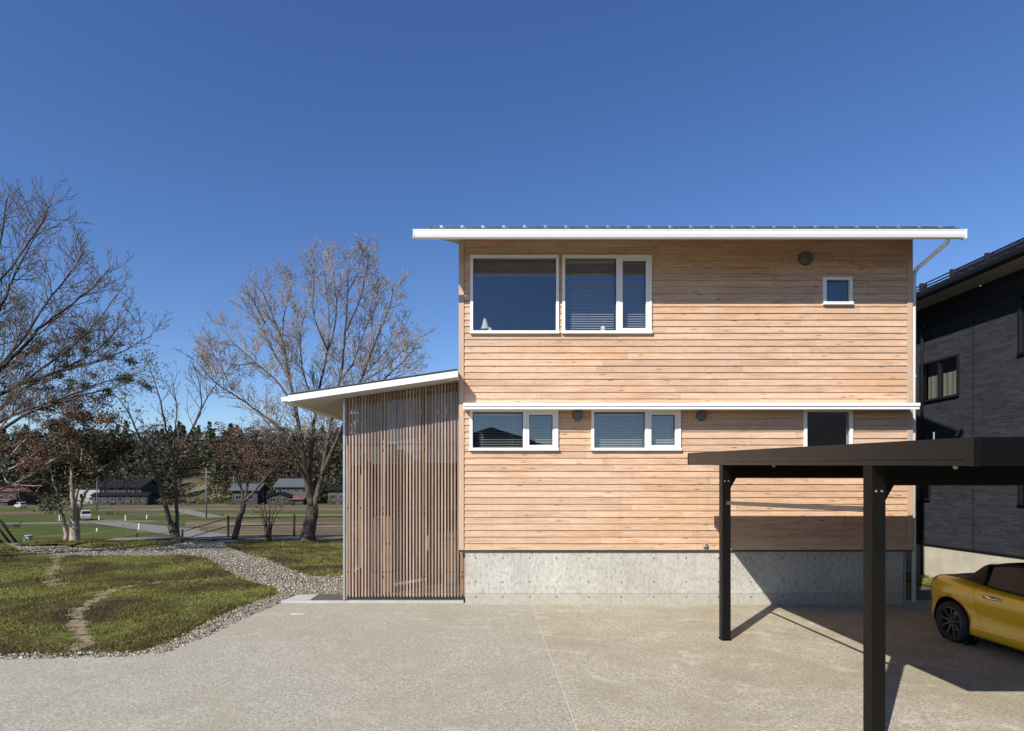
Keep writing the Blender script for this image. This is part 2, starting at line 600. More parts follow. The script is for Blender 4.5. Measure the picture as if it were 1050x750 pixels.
def bark_mat(name, c1, c2, c3):
    m = N(name)
    n = m.noise(m.coord((7, 7, 1.3)), 2.2, 7, 0.68, 0.6)
    p = m.noise(m.coord(), 2.5, 4)
    col = m.ramp(n, [(0.3, c1), (0.55, c2), (0.75, c3)])
    col = m.mix(m.ramp(p, [(0.5, 0.0), (0.7, 0.45)]), col, c1)
    m.color(col)
    m.bump(n, 0.7, 0.03)
    return m.set(0.9, 0, 0.2)
M['bark'] = bark_mat('grey_brown_bark', (0.04, 0.032, 0.025), (0.115, 0.095, 0.075), (0.22, 0.19, 0.155))
M['bark_pale'] = bark_mat('pale_bark', (0.12, 0.095, 0.07), (0.36, 0.31, 0.25), (0.52, 0.46, 0.38))
M['bark_dark'] = bark_mat('dark_bark', (0.025, 0.02, 0.017), (0.06, 0.048, 0.038), (0.11, 0.088, 0.068))
M['twig'] = plain('tan_twig', (0.28, 0.24, 0.20), 0.85, var=0.3, scale=0.8)
M['twig_dark'] = plain('dark_twig', (0.12, 0.097, 0.078), 0.85, var=0.3, scale=0.8)
M['twig_red'] = plain('red_brown_twig', (0.19, 0.10, 0.07), 0.85, var=0.3, scale=0.8)

def leaf_mat(name, stops, trans=0.0):
    m = N(name)
    col = m.ramp(m.island(), stops)
    m.color(col)
    if trans:
        m.b.inputs['Transmission Weight'].default_value = 0.0
    return m.set(0.55, 0, 0.3)
M['leaf_green'] = leaf_mat('dark_evergreen_leaf', [(0.0, (0.028, 0.036, 0.012)), (0.6, (0.065, 0.072, 0.022)), (0.9, (0.12, 0.11, 0.035)), (1.0, (0.19, 0.165, 0.06))])
M['leaf_olive'] = leaf_mat('olive_brown_leaf', [(0.0, (0.018, 0.021, 0.009)), (0.55, (0.042, 0.042, 0.015)), (0.85, (0.085, 0.065, 0.026)), (1.0, (0.13, 0.07, 0.038))])
M['leaf_rust'] = leaf_mat('rust_bud', [(0.0, (0.06, 0.032, 0.02)), (0.5, (0.16, 0.078, 0.048)), (0.85, (0.23, 0.12, 0.07)), (1.0, (0.17, 0.15, 0.065))])
M['leaf_tan'] = leaf_mat('tan_bud', [(0.0, (0.12, 0.09, 0.06)), (1.0, (0.30, 0.23, 0.15))])
M['leaf_grey'] = leaf_mat('grey_green_leaf', [(0.0, (0.05, 0.055, 0.03)), (1.0, (0.15, 0.15, 0.09))])
M['forest'] = leaf_mat('mixed_wood_foliage', [(0.0, (0.016, 0.022, 0.008)), (0.45, (0.038, 0.045, 0.016)), (0.7, (0.065, 0.068, 0.026)), (0.88, (0.10, 0.085, 0.042)), (1.0, (0.15, 0.105, 0.06))])
# ------------------------------------------------------------------ terrain
def sm(t):
    t = 0.0 if t < 0 else 1.0 if t > 1 else t
    return t * t * (3 - 2 * t)

FIELD_Z = -2.72
def hgt(x, y):
    ye = 26.3 - 3.6 * sm((-10.0 - x) / 6.0)
    h = -0.03 - 2.69 * sm((y - ye) / 9.0)
    if y > 163:
        t = y - 163
        h += 0.24 * min(t, 95) * sm(t / 25) + (noise.noise((x * 0.012, y * 0.012, 3.0)) * 3.0) * sm(t / 40)
    if y < -110:
        h += 0.05 * (-110 - y)
    return h

xs = sorted(set([-700, -500, -380, -300, -240] + list(range(-200, -40, 8)) + list(range(-40, 24, 2)) + list(range(24, 120, 12)) + [140, 180, 240, 320, 420, 600]))
ys = sorted(set([-600, -400, -300, -200, -150, -110, -80, -50, -30, -15, -5, 2, 8, 14, 18] + list(range(20, 42, 1)) + list(range(42, 80, 6)) + list(range(80, 160, 10)) + list(range(160, 300, 8)) + [330, 400, 520, 800]))
mb = MB()
mb.grid([[(x, y, hgt(x, y)) for x in xs] for y in ys])
kind(mb.build('ground', M['ground'], smooth=True, fix=True), 'structure')

def sheet(name, poly, z, mat, lab=None):
    b = MB()
    b.add([(x, y, z) for x, y in poly], [tuple(range(len(poly)))])
    o = b.build(name, mat)
    n = o.data.polygons[0].normal
    if n.z < 0:
        o.data.flip_normals()
    return kind(o, 'structure')

def fpx(px, py, z=FIELD_Z):
    return G(px, py, z)

# paddies beyond the garden, one sheet each, 20 mm above the ground sheet
FZ = FIELD_Z + 0.02
fields = [
    # py_near, py_far, px_left, px_right, material
    (552.5, 546, -220, 170, 'field_green'), (546, 540.5, -220, 128, 'field_green'), (539.5, 533, -230, 60, 'field_green'),
    (545.5, 540.5, 140, 205, 'field_straw'), (551.5, 547.3, 176, 420, 'field_straw'), (553.5, 551.7, 215, 420, 'field_brown'),
    (547.1, 541.2, 213, 440, 'field_brown'), (541, 535.2, 190, 440, 'field_straw'), (535, 533.6, 190, 460, 'field_brown'),
    (533.4, 530.5, 130, 420, 'field_green'), (530.3, 527, 230, 470, 'field_straw'), (532.5, 528, -230, 125, 'field_green'),
    (527.5, 524.5, -230, 90, 'field_brown'), (526.5, 524, 150, 500, 'field_green'), (523.5, 521.3, 120, 520, 'field_straw'),
    (524, 520.8, -230, 100, 'field_green'), (520.8, 518.6, 90, 560, 'field_brown'), (520.3, 518.3, -230, 70, 'field_brown'),
]
for a, b_, l, r, m in fields:
    sheet('field', [fpx(l, a, FZ), fpx(r, a, FZ), fpx(r, b_, FZ), fpx(l, b_, FZ)], FZ, M[m])

def ribbon(name, pts, width, z, mat):
    b = MB()
    rows = []
    for i, p in enumerate(pts):
        a = Vector(pts[max(0, i - 1)])
        c = Vector(pts[min(len(pts) - 1, i + 1)])
        d = (c - a).normalized()
        nrm = Vector((-d.y, d.x))
        q = Vector(p)
        wd = width[i] if isinstance(width, (list, tuple)) else width
        e, f = q + nrm * wd / 2, q - nrm * wd / 2
        zz = z(q.x, q.y) if callable(z) else z
        rows.append([(e.x, e.y, zz), (f.x, f.y, zz)])
    b.grid(rows)
    o = b.build(name, mat, fix=True)
    if o.data.polygons[0].normal.z < 0:
        o.data.flip_normals()
    return kind(o, 'structure')

LZ = FZ + 0.03
ribbon('lane', [fpx(-230, 540), fpx(-60, 538.5), fpx(40, 537), fpx(110, 536.2), fpx(150, 541), fpx(200, 548.5), fpx(235, 553.5)], [3, 3, 3, 4, 4.2, 4.2, 4.2], LZ, M['lane'])
ribbon('farm_road', [fpx(180, 522), fpx(205, 528), fpx(222, 531)], 3.2, LZ, M['lane'])
ribbon('footpath', [(-15.5, 24.1), (-13, 24.6), (-10.8, 24.45), (-8.0, 24.6), (-5.0, 24.8), (2, 25)], 1.0, lambda x, y: max(hgt(x, y), -0.03) + 0.02, M['lane'])

# ------------------------------------------------------------------ driveway, gravel bed, lawns
edge = [(-40, 6.9), (-12, 7.2), (-6.19, 7.42), (-5.2, 7.5), (-4.7, 7.66), (-4.46, 8.0), (-4.36, 8.7), (-4.22, 9.73), (-4.05, 10.5), (-3.86, 10.93)]
JX = 0.80
left_poly = edge + [(JX - 0.006, 10.93), (JX - 0.006, -14), (-40, -14)]
right_poly = [(JX + 0.006, -14), (10.42, -14), (10.42, 11.2), (JX + 0.006, 11.2)]
for nm, poly, m in (('driveway', left_poly, 'drive_left'), ('parking_slab', right_poly, 'drive_right')):
    b = MB()
    if nm == 'driveway':
        poly = list(reversed(poly))
    b.prism(poly, -0.15, 0.0)
    kind(b.build(nm, M[m], fix=True), 'structure')
b = MB()
b.box(JX - 0.006, JX + 0.006, -14, 10.78, -0.15, -0.003)
kind(b.build('expansion_joint', plain('pale_joint_filler', (0.50, 0.46, 0.38), 0.9)), 'structure')

# faint pale tyre marks worn into the washed concrete
tm = N('worn_tyre_mark')
tm.color((0.50, 0.46, 0.38))
tm.set(0.9, 0, 0.2)
tr_ = tm.n('ShaderNodeBsdfTransparent')
mx_ = tm.n('ShaderNodeMixShader')
tm.l(tm.ramp(tm.noise(tm.coord(), 6, 6, 0.7), [(0.42, 0.0), (0.68, 0.5)]), mx_.inputs[0])
tm.l(tr_.outputs[0], mx_.inputs[1])
tm.l(tm.b.outputs[0], mx_.inputs[2])
tm.l(mx_.outputs[0], tm.out.inputs[0])
for pts in ([(-30, 752), (20, 733), (80, 709), (138, 690), (170, 681)], [(-30, 733), (10, 720), (60, 704), (110, 690)], [(640, 748), (600, 716), (590, 690), (610, 665), (660, 648)]):
    ribbon('tyre_mark', [G(*p) for p in pts], 0.11, 0.004, tm.mat)

# lawn outlines measured on the photo
lawn_a = [G(px, py) for px, py in [(-330, 671), (-120, 672), (0, 671), (60, 671.5), (100, 670), (140, 670), (165, 663), (185, 655), (203, 645.5), (228, 632.5), (254, 621), (288, 609.5), (284, 603.5), (262, 598), (246, 592.5), (226, 580), (214, 572.5), (190, 570), (130, 571), (60, 570.5), (24, 567), (10, 558.5), (-120, 557.5), (-330, 557.5)]]
lawn_b = [G(px, py) for px, py in [(240, 564), (252, 569), (268, 573), (286, 580), (301, 587), (318, 591.7), (352, 592.5), (430, 593), (520, 590), (560, 557), (470, 556), (350, 555.3), (260, 556), (225, 559)]]
lawn_c = [G(px, py) for px, py in [(22, 561), (58, 560.5), (90, 562.8), (130, 562.8), (170, 561.5), (182, 557.5), (120, 556.2), (60, 555.5), (20, 556)]]

def inside(poly, x, y):
    c = False
    j = len(poly) - 1
    for i in range(len(poly)):
        xi, yi = poly[i]
        xj, yj = poly[j]
        if (yi > y) != (yj > y) and x < (xj - xi) * (y - yi) / (yj - yi) + xi:
            c = not c
        j = i
    return c

def dist_edge(poly, x, y):
    best = 1e9
    for i in range(len(poly)):
        ax, ay = poly[i]
        bx, by = poly[(i + 1) % len(poly)]
        dx, dy = bx - ax, by - ay
        L = dx * dx + dy * dy
        t = max(0, min(1, ((x - ax) * dx + (y - ay) * dy) / L)) if L else 0
        d = math.hypot(x - ax - t * dx, y - ay - t * dy)
        best = min(best, d)
    return best

tracks = [
    ([(60, 571), (57, 582), (52, 590), (56, 603)], 0.34),
    ([(252, 593.2), (200, 596), (150, 599.5), (118, 605), (98, 616), (80, 626), (80, 640), (86, 652), (87, 671)], 0.24),
]
track_lines = [([Vector(G(*p)) for p in t], wd) for t, wd in tracks]

def track_d(x, y):
    q = Vector((x, y))
    best = 9.0
    for line, wd in track_lines:
        for i in range(len(line) - 1):
            a, c = line[i], line[i + 1]
            d = c - a
            t = max(0, min(1, (q - a).dot(d) / d.length_squared))
            best = min(best, (q - a - d * t).length - wd / 2 * (0.2 + 1.1 * abs(noise.noise((x * 2.1, y * 2.1, 7))) * 2) - 0.09 * noise.noise((x * 7, y * 7, 3)))
    return best

def lawn_z(x, y):
    n = noise.noise((x * 1.1, y * 1.1, 0)) * 0.5 + noise.noise((x * 3.3, y * 3.3, 5)) * 0.35 + noise.noise((x * 8, y * 8, 9)) * 0.2
    return 0.045 + 0.055 * n

def make_lawn(poly, step, name, mound=None, xlim=-30):
    x0, x1 = max(xlim, min(p[0] for p in poly)), max(p[0] for p in poly)
    y0, y1 = min(p[1] for p in poly), max(p[1] for p in poly)
    nx, ny = int((x1 - x0) / step) + 2, int((y1 - y0) / step) + 2
    idx = {}
    b = MB()
    def vid(i, j):
        if (i, j) not in idx:
            x, y = x0 + i * step, y0 + j * step
            d = dist_edge(poly, x, y)
            z = -0.02 + (lawn_z(x, y) + 0.02) * min(1, d / 0.18)
            td = track_d(x, y) if name == 'lawn' else 9
            if td < 0.12:
                z = z * 0.3 + 0.012 * 0.7
            if mound:
                mx, my, mr, mh = mound
                z += mh * math.exp(-(((x - mx) / mr) ** 2 + ((y - my) / (mr * 0.5)) ** 2))
            jx = noise.noise((x * 5, y * 5, 20)) * step * 0.5
            idx[(i, j)] = len(b.v)
            b.v.append((x + jx, y + jx * 0.7, z))
        return idx[(i, j)]
    for i in range(nx):
        for j in range(ny):
            x, y = x0 + (i + 0.5) * step, y0 + (j + 0.5) * step
            if inside(poly, x, y) or dist_edge(poly, x, y) < 0.03:
                b.f.append((vid(i, j), vid(i + 1, j), vid(i + 1, j + 1), vid(i, j + 1)))
                b.m.append(1 if (name == 'lawn' and track_d(x, y) < 0.0) else 0)
    return kind(b.build(name, [M['lawn'], M['dirt']], smooth=True), 'structure')

make_lawn(lawn_a, 0.075, 'lawn', xlim=-19.5)
make_lawn(lawn_b, 0.12, 'lawn_beside_porch')
T5X, T5Y = P(75, 553, 21.5).x, 21.5
make_lawn(lawn_c, 0.16, 'lawn_mound', mound=(T5X, 21.0, 2.4, 0.10))

# grass: short tufts, denser where green
rng = np.random.default_rng(5)
def blades(poly, n, hmin, hmax, wmax, xlim, seed):
    r = random.Random(seed)
    x0, x1 = max(xlim, min(p[0] for p in poly)), max(p[0] for p in poly)
    y0, y1 = min(p[1] for p in poly), max(p[1] for p in poly)
    V = []
    k = 0
    tries = 0
    while k < n and tries < n * 6:
        tries += 1
        x, y = r.uniform(x0, x1), r.uniform(y0, y1)
        d = noise.noise((x * 0.9, y * 0.9, 2.0)) + 0.6 * noise.noise((x * 2.6, y * 2.6, 4.0))
        if d < r.uniform(-0.75, 0.35):
            continue
        if not inside(poly, x, y):
            continue
        if poly is lawn_a and track_d(x, y) < r.uniform(-0.16, 0.1):
            continue
        k += 1
        z = lawn_z(x, y) - 0.012
        if poly is lawn_c:
            z += 0.10 * math.exp(-(((x - T5X) / 2.4) ** 2 + ((y - 21.0) / 1.2) ** 2))
        z *= min(1, dist_edge(poly, x, y) / 0.18)
        a = r.uniform(0, 6.283)
        hh = r.uniform(hmin, hmax)
        ww = r.uniform(0.4, 1) * wmax
        lx, ly = r.uniform(-1, 1) * hh, r.uniform(-1, 1) * hh
        c, s = math.cos(a) * ww, math.sin(a) * ww
        V += [(x - c, y - s, z), (x + c, y + s, z), (x + lx, y + ly, z + hh)]
    return V
V = blades(lawn_a, 90000, 0.02, 0.06, 0.011, -19, 1)
V += blades(lawn_b, 22000, 0.025, 0.07, 0.018, -20, 2)
V += blades(lawn_c, 14000, 0.03, 0.08, 0.02, -20, 3)
kind(np_obj('grass', V, np.arange(len(V)).reshape(-1, 3), M['blade']), 'stuff', 'short tufted grass growing over the mossy lawns', 'grass')

# gravel: bed sheet + stones
gravel_bed = [G(px, py) for px, py in [(-330, 676.5), (0, 676.5), (133, 673.5), (168, 670), (214, 652), (248, 635.5), (288, 618.5), (306, 612), (420, 612), (430, 590), (240, 557), (100, 557), (-60, 557), (-330, 557)]]
sheet('gravel_bed', gravel_bed, -0.012, M['gravel_bed'])
def stones(seed):
    r = random.Random(seed)
    base = []
    for sx in (0,):
        o = [(1, 0, 0), (-1, 0, 0), (0, 1, 0), (0, -1, 0), (0, 0, 1), (0, 0, -1)]
        e = []
        for i, j in [(0, 2), (0, 3), (0, 4), (0, 5), (1, 2), (1, 3), (1, 4), (1, 5), (2, 4), (2, 5), (3, 4), (3, 5)]:
            v = Vector(o[i]) + Vector(o[j])
            e.append(tuple(v.normalized()))
        base = np.array(o + e)
    em = {}
    for k, (i, j) in enumerate([(0, 2), (0, 3), (0, 4), (0, 5), (1, 2), (1, 3), (1, 4), (1, 5), (2, 4), (2, 5), (3, 4), (3, 5)]):
        em[(i, j)] = em[(j, i)] = 6 + k
    tris = []
    for a in (0, 1):
        for b_ in (2, 3):
            for c in (4, 5):
                ab, bc, ca = em[(a, b_)], em[(b_, c)], em[(c, a)]
                tris += [(a, ab, ca), (b_, bc, ab), (c, ca, bc), (ab, bc, ca)]
    tris = np.array(tris)
    VV, FF = [], []
    n = 0
    def put(x, y, s):
        nonlocal n
        d = base * (1 + np.array([r.uniform(-0.22, 0.22) for _ in range(18)])[:, None])
        d = d * np.array([s * r.uniform(0.8, 1.35), s * r.uniform(0.6, 1.0), s * r.uniform(0.45, 0.75)])
        a = r.uniform(0, 6.283)
        c, si = math.cos(a), math.sin(a)
        q = np.stack([d[:, 0] * c - d[:, 1] * si, d[:, 0] * si + d[:, 1] * c, d[:, 2]], 1)
        q += np.array([x, y, s * r.uniform(0.05, 0.5)])
        VV.append(q)
        FF.append(tris + n * 18)
        n += 1
    cnt = 0
    x0, x1 = -20, -0.6
    for _ in range(400000):
        if cnt > 12500:
            break
        # sample uniformly in the picture-independent bed, thinning with distance from the paving
        x, y = r.uniform(-19.5, -1.5), r.uniform(7.3, 22.3)
        if y > 13 and r.random() < 0.55:
            continue
        if not inside(gravel_bed, x, y):
            continue
        if inside(lawn_a, x, y) and dist_edge(lawn_a, x, y) > 0.06 * r.random():
            continue
        if inside(lawn_b, x, y) and dist_edge(lawn_b, x, y) > 0.1 * r.random():
            continue
        if inside(lawn_c, x, y):
            continue
        if x > -3.9 and y < 11.62:
            continue
        s = r.choice((r.uniform(0.014, 0.026), r.uniform(0.016, 0.034), r.uniform(0.02, 0.046))) * (0.9 if y < 12 else 1.2)
        put(x, y, s)
        cnt += 1
    return np.concatenate(VV), np.concatenate(FF)
sv, sf = stones(3)
kind(np_obj('gravel', sv, sf, M['stone']), 'stuff', 'pale river gravel strip winding between the lawns', 'gravel')

# ------------------------------------------------------------------ the timber house
FY = 10.75                      # facade plane
K = FY / F                      # metres per photo pixel on the facade
def fx(px): return (px - 500) * K
def fz(py): return EYE - (py - 498) * K
HX0, HX1 = fx(470.5), fx(935)
HZ0, HZT = fz(564), 6.72
HB = 19.6                       # back wall
house = thing('timber_house', 'two-storey larch-clad house with white-framed windows on a concrete base', 'house', ((HX0 + HX1) / 2, FY, 0))
PITCH = 0.4

openings = [  # window openings (x0, x1, z0, z1)
    (fx(482.3), fx(572.9), fz(342.9), fz(262.3)), (fx(576.3), fx(667.7), fz(342.9), fz(262.3)),
    (fx(481.8), fx(572.2), fz(462.5), fz(419.9)), (fx(606), fx(697.5), fz(462.5), fz(419.9)),
    (fx(823.6), fx(873.2), fz(462.5), fz(419.9)), (fx(843.4), fx(872.9), fz(313.4), fz(285))]

def boards(x0, x1, z0, z1, pitch, seed, yf):
    r = random.Random(seed)
    b = MB()
    n = int(math.ceil((z1 - z0) / pitch - 1e-6))
    for i in range(n):
        za, zb = z0 + i * pitch, min(z0 + (i + 1) * pitch, z1)
        cuts = [za, zb]
        for o in openings:
            for e in (o[2], o[3]):
                if za + 1e-4 < e < zb - 1e-4:
                    cuts.append(e)
        cuts.sort()
        joints = [x0]
        x = x0 + r.uniform(0.9, 4.0)
        while x < x1 - 0.5:
            joints.append(x)
            x += r.choice((1.82, 2.73, 3.64)) + r.uniform(-0.1, 0.1)
        joints.append(x1)
        for k in range(len(joints) - 1):
            wob = r.uniform(-0.0015, 0.0015)
            for c in range(len(cuts) - 1):
                a, d = cuts[c], cuts[c + 1]
                spans = [(joints[k], joints[k + 1] - 0.002)]
                for o in openings:
                    if o[2] < (a + d) / 2 < o[3]:
                        nx = []
                        for s, e in spans:
                            if o[1] <= s or o[0] >= e:
                                nx.append((s, e))
                            else:
                                if o[0] > s: nx.append((s, o[0]))
                                if o[1] < e: nx.append((o[1], e))
                        spans = nx
                for s, e in spans:
                    if e - s < 0.01:
                        continue
                    t0 = 0.021 - 0.017 * (a - za) / pitch + wob
                    t1 = 0.021 - 0.017 * (d - za) / pitch + wob
                    b.hexa([(s, yf - t0, a), (e, yf - t0, a), (e, yf + 0.01, a), (s, yf + 0.01, a),
                            (s, yf - t1, d), (e, yf - t1, d), (e, yf + 0.01, d), (s, yf + 0.01, d)])
    return b
PB = 0.1207
sid = boards(HX0 + 0.098, HX1 - 0.098, HZ0, 6.70, PB, 4, FY)
sid.build('siding', M['siding'], house)

# walls behind the boards (with the window openings), sides, back, floors
def cell_wall(b, x0, x1, z0, z1, y0, y1, holes):
    X = sorted(set([x0, x1] + [v for o in holes for v in o[:2]]))
    Z = sorted(set([z0, z1] + [v for o in holes for v in o[2:]]))
    for j in range(len(Z) - 1):
        run = None
        for i in range(len(X) - 1):
            cx, cz = (X[i] + X[i + 1]) / 2, (Z[j] + Z[j + 1]) / 2
            solid = not any(o[0] < cx < o[1] and o[2] < cz < o[3] for o in holes)
            if solid:
                run = (run[0] if run else X[i], X[i + 1])
            if (not solid or i == len(X) - 2) and run:
                b.box(run[0], run[1], y0, y1, Z[j], Z[j + 1])
                run = None
b = MB()
cell_wall(b, HX0 + 0.02, HX1 - 0.02, HZ0, HZT, FY + 0.011, FY + 0.10, openings)
b.build('wall_lining', M['interior'], house)
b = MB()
for x0, x1 in ((HX0 + 0.021, HX0 + 0.11), (HX1 - 0.11, HX1 - 0.021)):
    # side wall with a sloping top
    b.hexa([(x0, FY + 0.101, 0.92), (x1, FY + 0.101, 0.92), (x1, HB, 0.92), (x0, HB, 0.92),
            (x0, FY + 0.101, HZT), (x1, FY + 0.101, HZT), (x1, HB, HZT + PITCH * (HB - FY)), (x0, HB, HZT + PITCH * (HB - FY))])
b.box(HX0 + 0.111, HX1 - 0.111, HB - 0.1, HB, 0.92, HZT + PITCH * (HB - FY))
b.build('outer_wall', M['corner_wood'], house)
b = MB()
b.box(HX0 + 0.111, HX1 - 0.111, FY + 0.101, HB - 0.101, 0.95, 1.1)
b.box(HX0 + 0.111, HX1 - 0.111, FY + 0.101, HB - 0.101, 3.62, 3.9)
b.box(HX0 + 0.111, HX1 - 0.111, FY + 4.2, FY + 4.3, 1.1, 3.62)
b.box(HX0 + 0.111, HX1 - 0.111, FY + 4.2, FY + 4.3, 3.9, 6.6)
b.box(4.2, 4.3, FY + 0.101, FY + 4.2, 1.1, 3.62)
b.box(4.2, 4.3, FY + 0.101, FY + 4.2, 3.9, 6.6)
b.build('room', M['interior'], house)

for x0, x1 in ((HX0, HX0 + 0.095), (HX1 - 0.095, HX1)):
    b = MB()
    b.box(x0, x1, FY - 0.03, FY + 0.10, HZ0, 6.715)
    b.build('corner_board', M['corner_wood'], house, bevel=0.004)

# concrete base with tie holes
b = MB()
CX0, CX1 = fx(477), fx(926.5)
CY = FY + 0.005
b.box(CX0, CX1, CY, FY + 0.2, -0.1, HZ0 - 0.035)
b.box(CX0, CX0 + 0.2, FY + 0.21, HB, -0.1, 0.9)
b.box(CX1 - 0.2, CX1, FY + 0.21, HB, -0.1, 0.9)
b.box(CX0 + 0.21, CX1 - 0.21, HB - 0.2, HB, -0.1, 0.9)
px = 488.0
k = 0
while px < 922:
    for py in (572.5, 597, 612.3):
        b.lathe([(0.0, -0.003), (0.0135, -0.003), (0.014, 0.002)], (fx(px), CY - 0.0005, fz(py)), 'y', 10, 1)
    k += 1
    px += 27.6 if k < 4 else 33.2
b.build('foundation', [M['concrete'], M['hole']], house)
b = MB()
b.box(HX0 + 0.012, HX1 - 0.012, FY - 0.028, FY + 0.1, HZ0 - 0.030, HZ0 - 0.003)
b.build('base_flashing', M['dark_flash'], house)

# windows
def window(o, panes, sash=None, blind=None, inset=0.0):
    """o = opening, panes = fractions where the mullions stand, sash = index of the opening sash"""
    x0, x1, z0, z1 = o
    fw = 0.052
    b = MB()
    ya, yb = FY - 0.052, FY + 0.075
    b.box(x0, x1, ya, yb, z1 - fw, z1)
    b.box(x0 - 0.008, x1 + 0.008, ya - 0.018, yb, z0, z0 + fw)
    b.box(x0, x0 + fw, ya + 0.002, yb, z0 + fw, z1 - fw)
    b.box(x1 - fw, x1, ya + 0.002, yb, z0 + fw, z1 - fw)
    xs_ = [x0 + fw]
    for p in panes:
        xm = x0 + (x1 - x0) * p
        b.box(xm - 0.032, xm + 0.032, ya + 0.006, yb, z0 + fw, z1 - fw)
        xs_ += [xm - 0.032, xm + 0.032]
    xs_.append(x1 - fw)
    w_ = b.build('window', M['vinyl'], house, bevel=0.004)
    for i in range(len(xs_) // 2):
        a, c = xs_[2 * i], xs_[2 * i + 1]
        g0 = 0.0
        if sash == i:
            s = MB()
            t = 0.05
            ys0, ys1 = FY - 0.04, FY + 0.03
            s.box(a + 0.003, c - 0.003, ys0, ys1, z1 - fw - t, z1 - fw - 0.003)
            s.box(a + 0.003, c - 0.003, ys0, ys1, z0 + fw + 0.003, z0 + fw + t)
            s.box(a + 0.003, a + t, ys0 + 0.001, ys1, z0 + fw + t, z1 - fw - t)
            s.box(c - t, c - 0.003, ys0 + 0.001, ys1, z0 + fw + t, z1 - fw - t)
            s.build('sash', M['vinyl'], w_, bevel=0.004)
            g0 = t
        g = MB()
        gy = FY + 0.012
        g.box(a + g0 - 0.002 if g0 else a, c - g0 + 0.002 if g0 else c, gy, gy + 0.006, z0 + fw + (g0 - 0.002 if g0 else 0), z1 - fw - (g0 - 0.002 if g0 else 0))
        g.build('glass_pane', M['glass'], w_)
        # dark gasket
        q = MB()
        e = 0.012
        A, Cc, Z0, Z1 = a + g0, c - g0, z0 + fw + g0, z1 - fw - g0
        q.box(A, Cc, gy - 0.008, gy - 0.002, Z1 - e, Z1)
        q.box(A, Cc, gy - 0.008, gy - 0.002, Z0, Z0 + e)
        q.box(A, A + e, gy - 0.008, gy - 0.002, Z0 + e, Z1 - e)
        q.box(Cc - e, Cc, gy - 0.008, gy - 0.002, Z0 + e, Z1 - e)
        q.build('gasket', M['dark_flash'], w_)
        if blind and blind[i]:
            typ, tilt, bottom = blind[i]
            s = MB()
            yb2 = FY + 0.13
            if typ == 'rolled':
                for j in range(4):
                    s.box(a, c, yb2 - 0.012 * (j % 2), yb2 + 0.03, z1 - fw - 0.07 * (j + 1), z1 - fw - 0.07 * j - 0.006)
                s.build('blind', M['blind_dark'], w_)
            else:
                zb_ = z0 + fw + (z1 - z0 - 2 * fw) * bottom
                z = z1 - fw - 0.05
                s.box(a + 0.01, c - 0.01, yb2 - 0.025, yb2 + 0.025, z1 - fw - 0.045, z1 - fw - 0.003)
                dz, dy = 0.025 * math.sin(tilt), 0.025 * math.cos(tilt)
                while z > zb_:
                    s.hexa([(a + 0.012, yb2 - dy, z - dz), (c - 0.012, yb2 - dy, z - dz), (c - 0.012, yb2 + dy, z + dz), (a + 0.012, yb2 + dy, z + dz),
                            (a + 0.012, yb2 - dy, z - dz + 0.0025), (c - 0.012, yb2 - dy, z - dz + 0.0025), (c - 0.012, yb2 + dy, z + dz + 0.0025), (a + 0.012, yb2 + dy, z + dz + 0.0025)])
                    z -= 0.0445
                for q_ in (0.2, 0.8):
                    xx = a + (c - a) * q_
                    s.box(xx - 0.002, xx + 0.002, yb2 - 0.028, yb2 - 0.026, zb_, z1 - fw - 0.04)
                s.build('blind', M['blind'], w_)
    return w_
window(openings[0], [], None, [('rolled', 0, 0)])
window(openings[1], [(633.5 - 576.3) / 91.4], 1, [('slat', R(38), 0.0), ('slat', R(38), 0.0)])
window(openings[2], [(538 - 481.8) / 90.4], 1, [('slat', R(20), 0.0), ('slat', R(25), 0.0)])
window(openings[3], [(662.8 - 606) / 91.5], 1, [('slat', R(30), 0.0), ('slat', R(50), 0.0)])
window(openings[4], [], None, None)
window(openings[5], [], None, None)

# main roof
ys0, ys1 = 9.97, 20.4
rx0, rx1 = -1.0, 8.0
zb0 = 6.43
def rz(y): return zb0 + PITCH * (y - ys0)
b = MB()
b.hexa([(rx0, ys0, rz(ys0)), (rx1, ys0, rz(ys0)), (rx1, ys1, rz(ys1)), (rx0, ys1, rz(ys1)),
        (rx0, ys0, rz(ys0) + 0.13), (rx1, ys0, rz(ys0) + 0.13), (rx1, ys1, rz(ys1) + 0.13), (rx0, ys1, rz(ys1) + 0.13)])
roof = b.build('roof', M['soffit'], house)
b = MB()
t = 0.132
b.hexa([(rx0 - 0.02, ys0 - 0.03, rz(ys0 - 0.03) + t), (rx1 + 0.02, ys0 - 0.03, rz(ys0 - 0.03) + t), (rx1 + 0.02, ys1, rz(ys1) + t), (rx0 - 0.02, ys1, rz(ys1) + t),
        (rx0 - 0.02, ys0 - 0.03, rz(ys0 - 0.03) + t + 0.02), (rx1 + 0.02, ys0 - 0.03, rz(ys0 - 0.03) + t + 0.02), (rx1 + 0.02, ys1, rz(ys1) + t + 0.02), (rx0 - 0.02, ys1, rz(ys1) + t + 0.02)])
x = rx0
while x < rx1:
    b.hexa([(x, ys0, rz(ys0) + t + 0.021), (x + 0.03, ys0, rz(ys0) + t + 0.021), (x + 0.03, ys1, rz(ys1) + t + 0.021), (x, ys1, rz(ys1) + t + 0.021),
            (x, ys0, rz(ys0) + t + 0.045), (x + 0.03, ys0, rz(ys0) + t + 0.045), (x + 0.03, ys1, rz(ys1) + t + 0.045), (x, ys1, rz(ys1) + t + 0.045)])
    x += 0.357
b.build('roof_sheet', M['roof_metal'], roof)
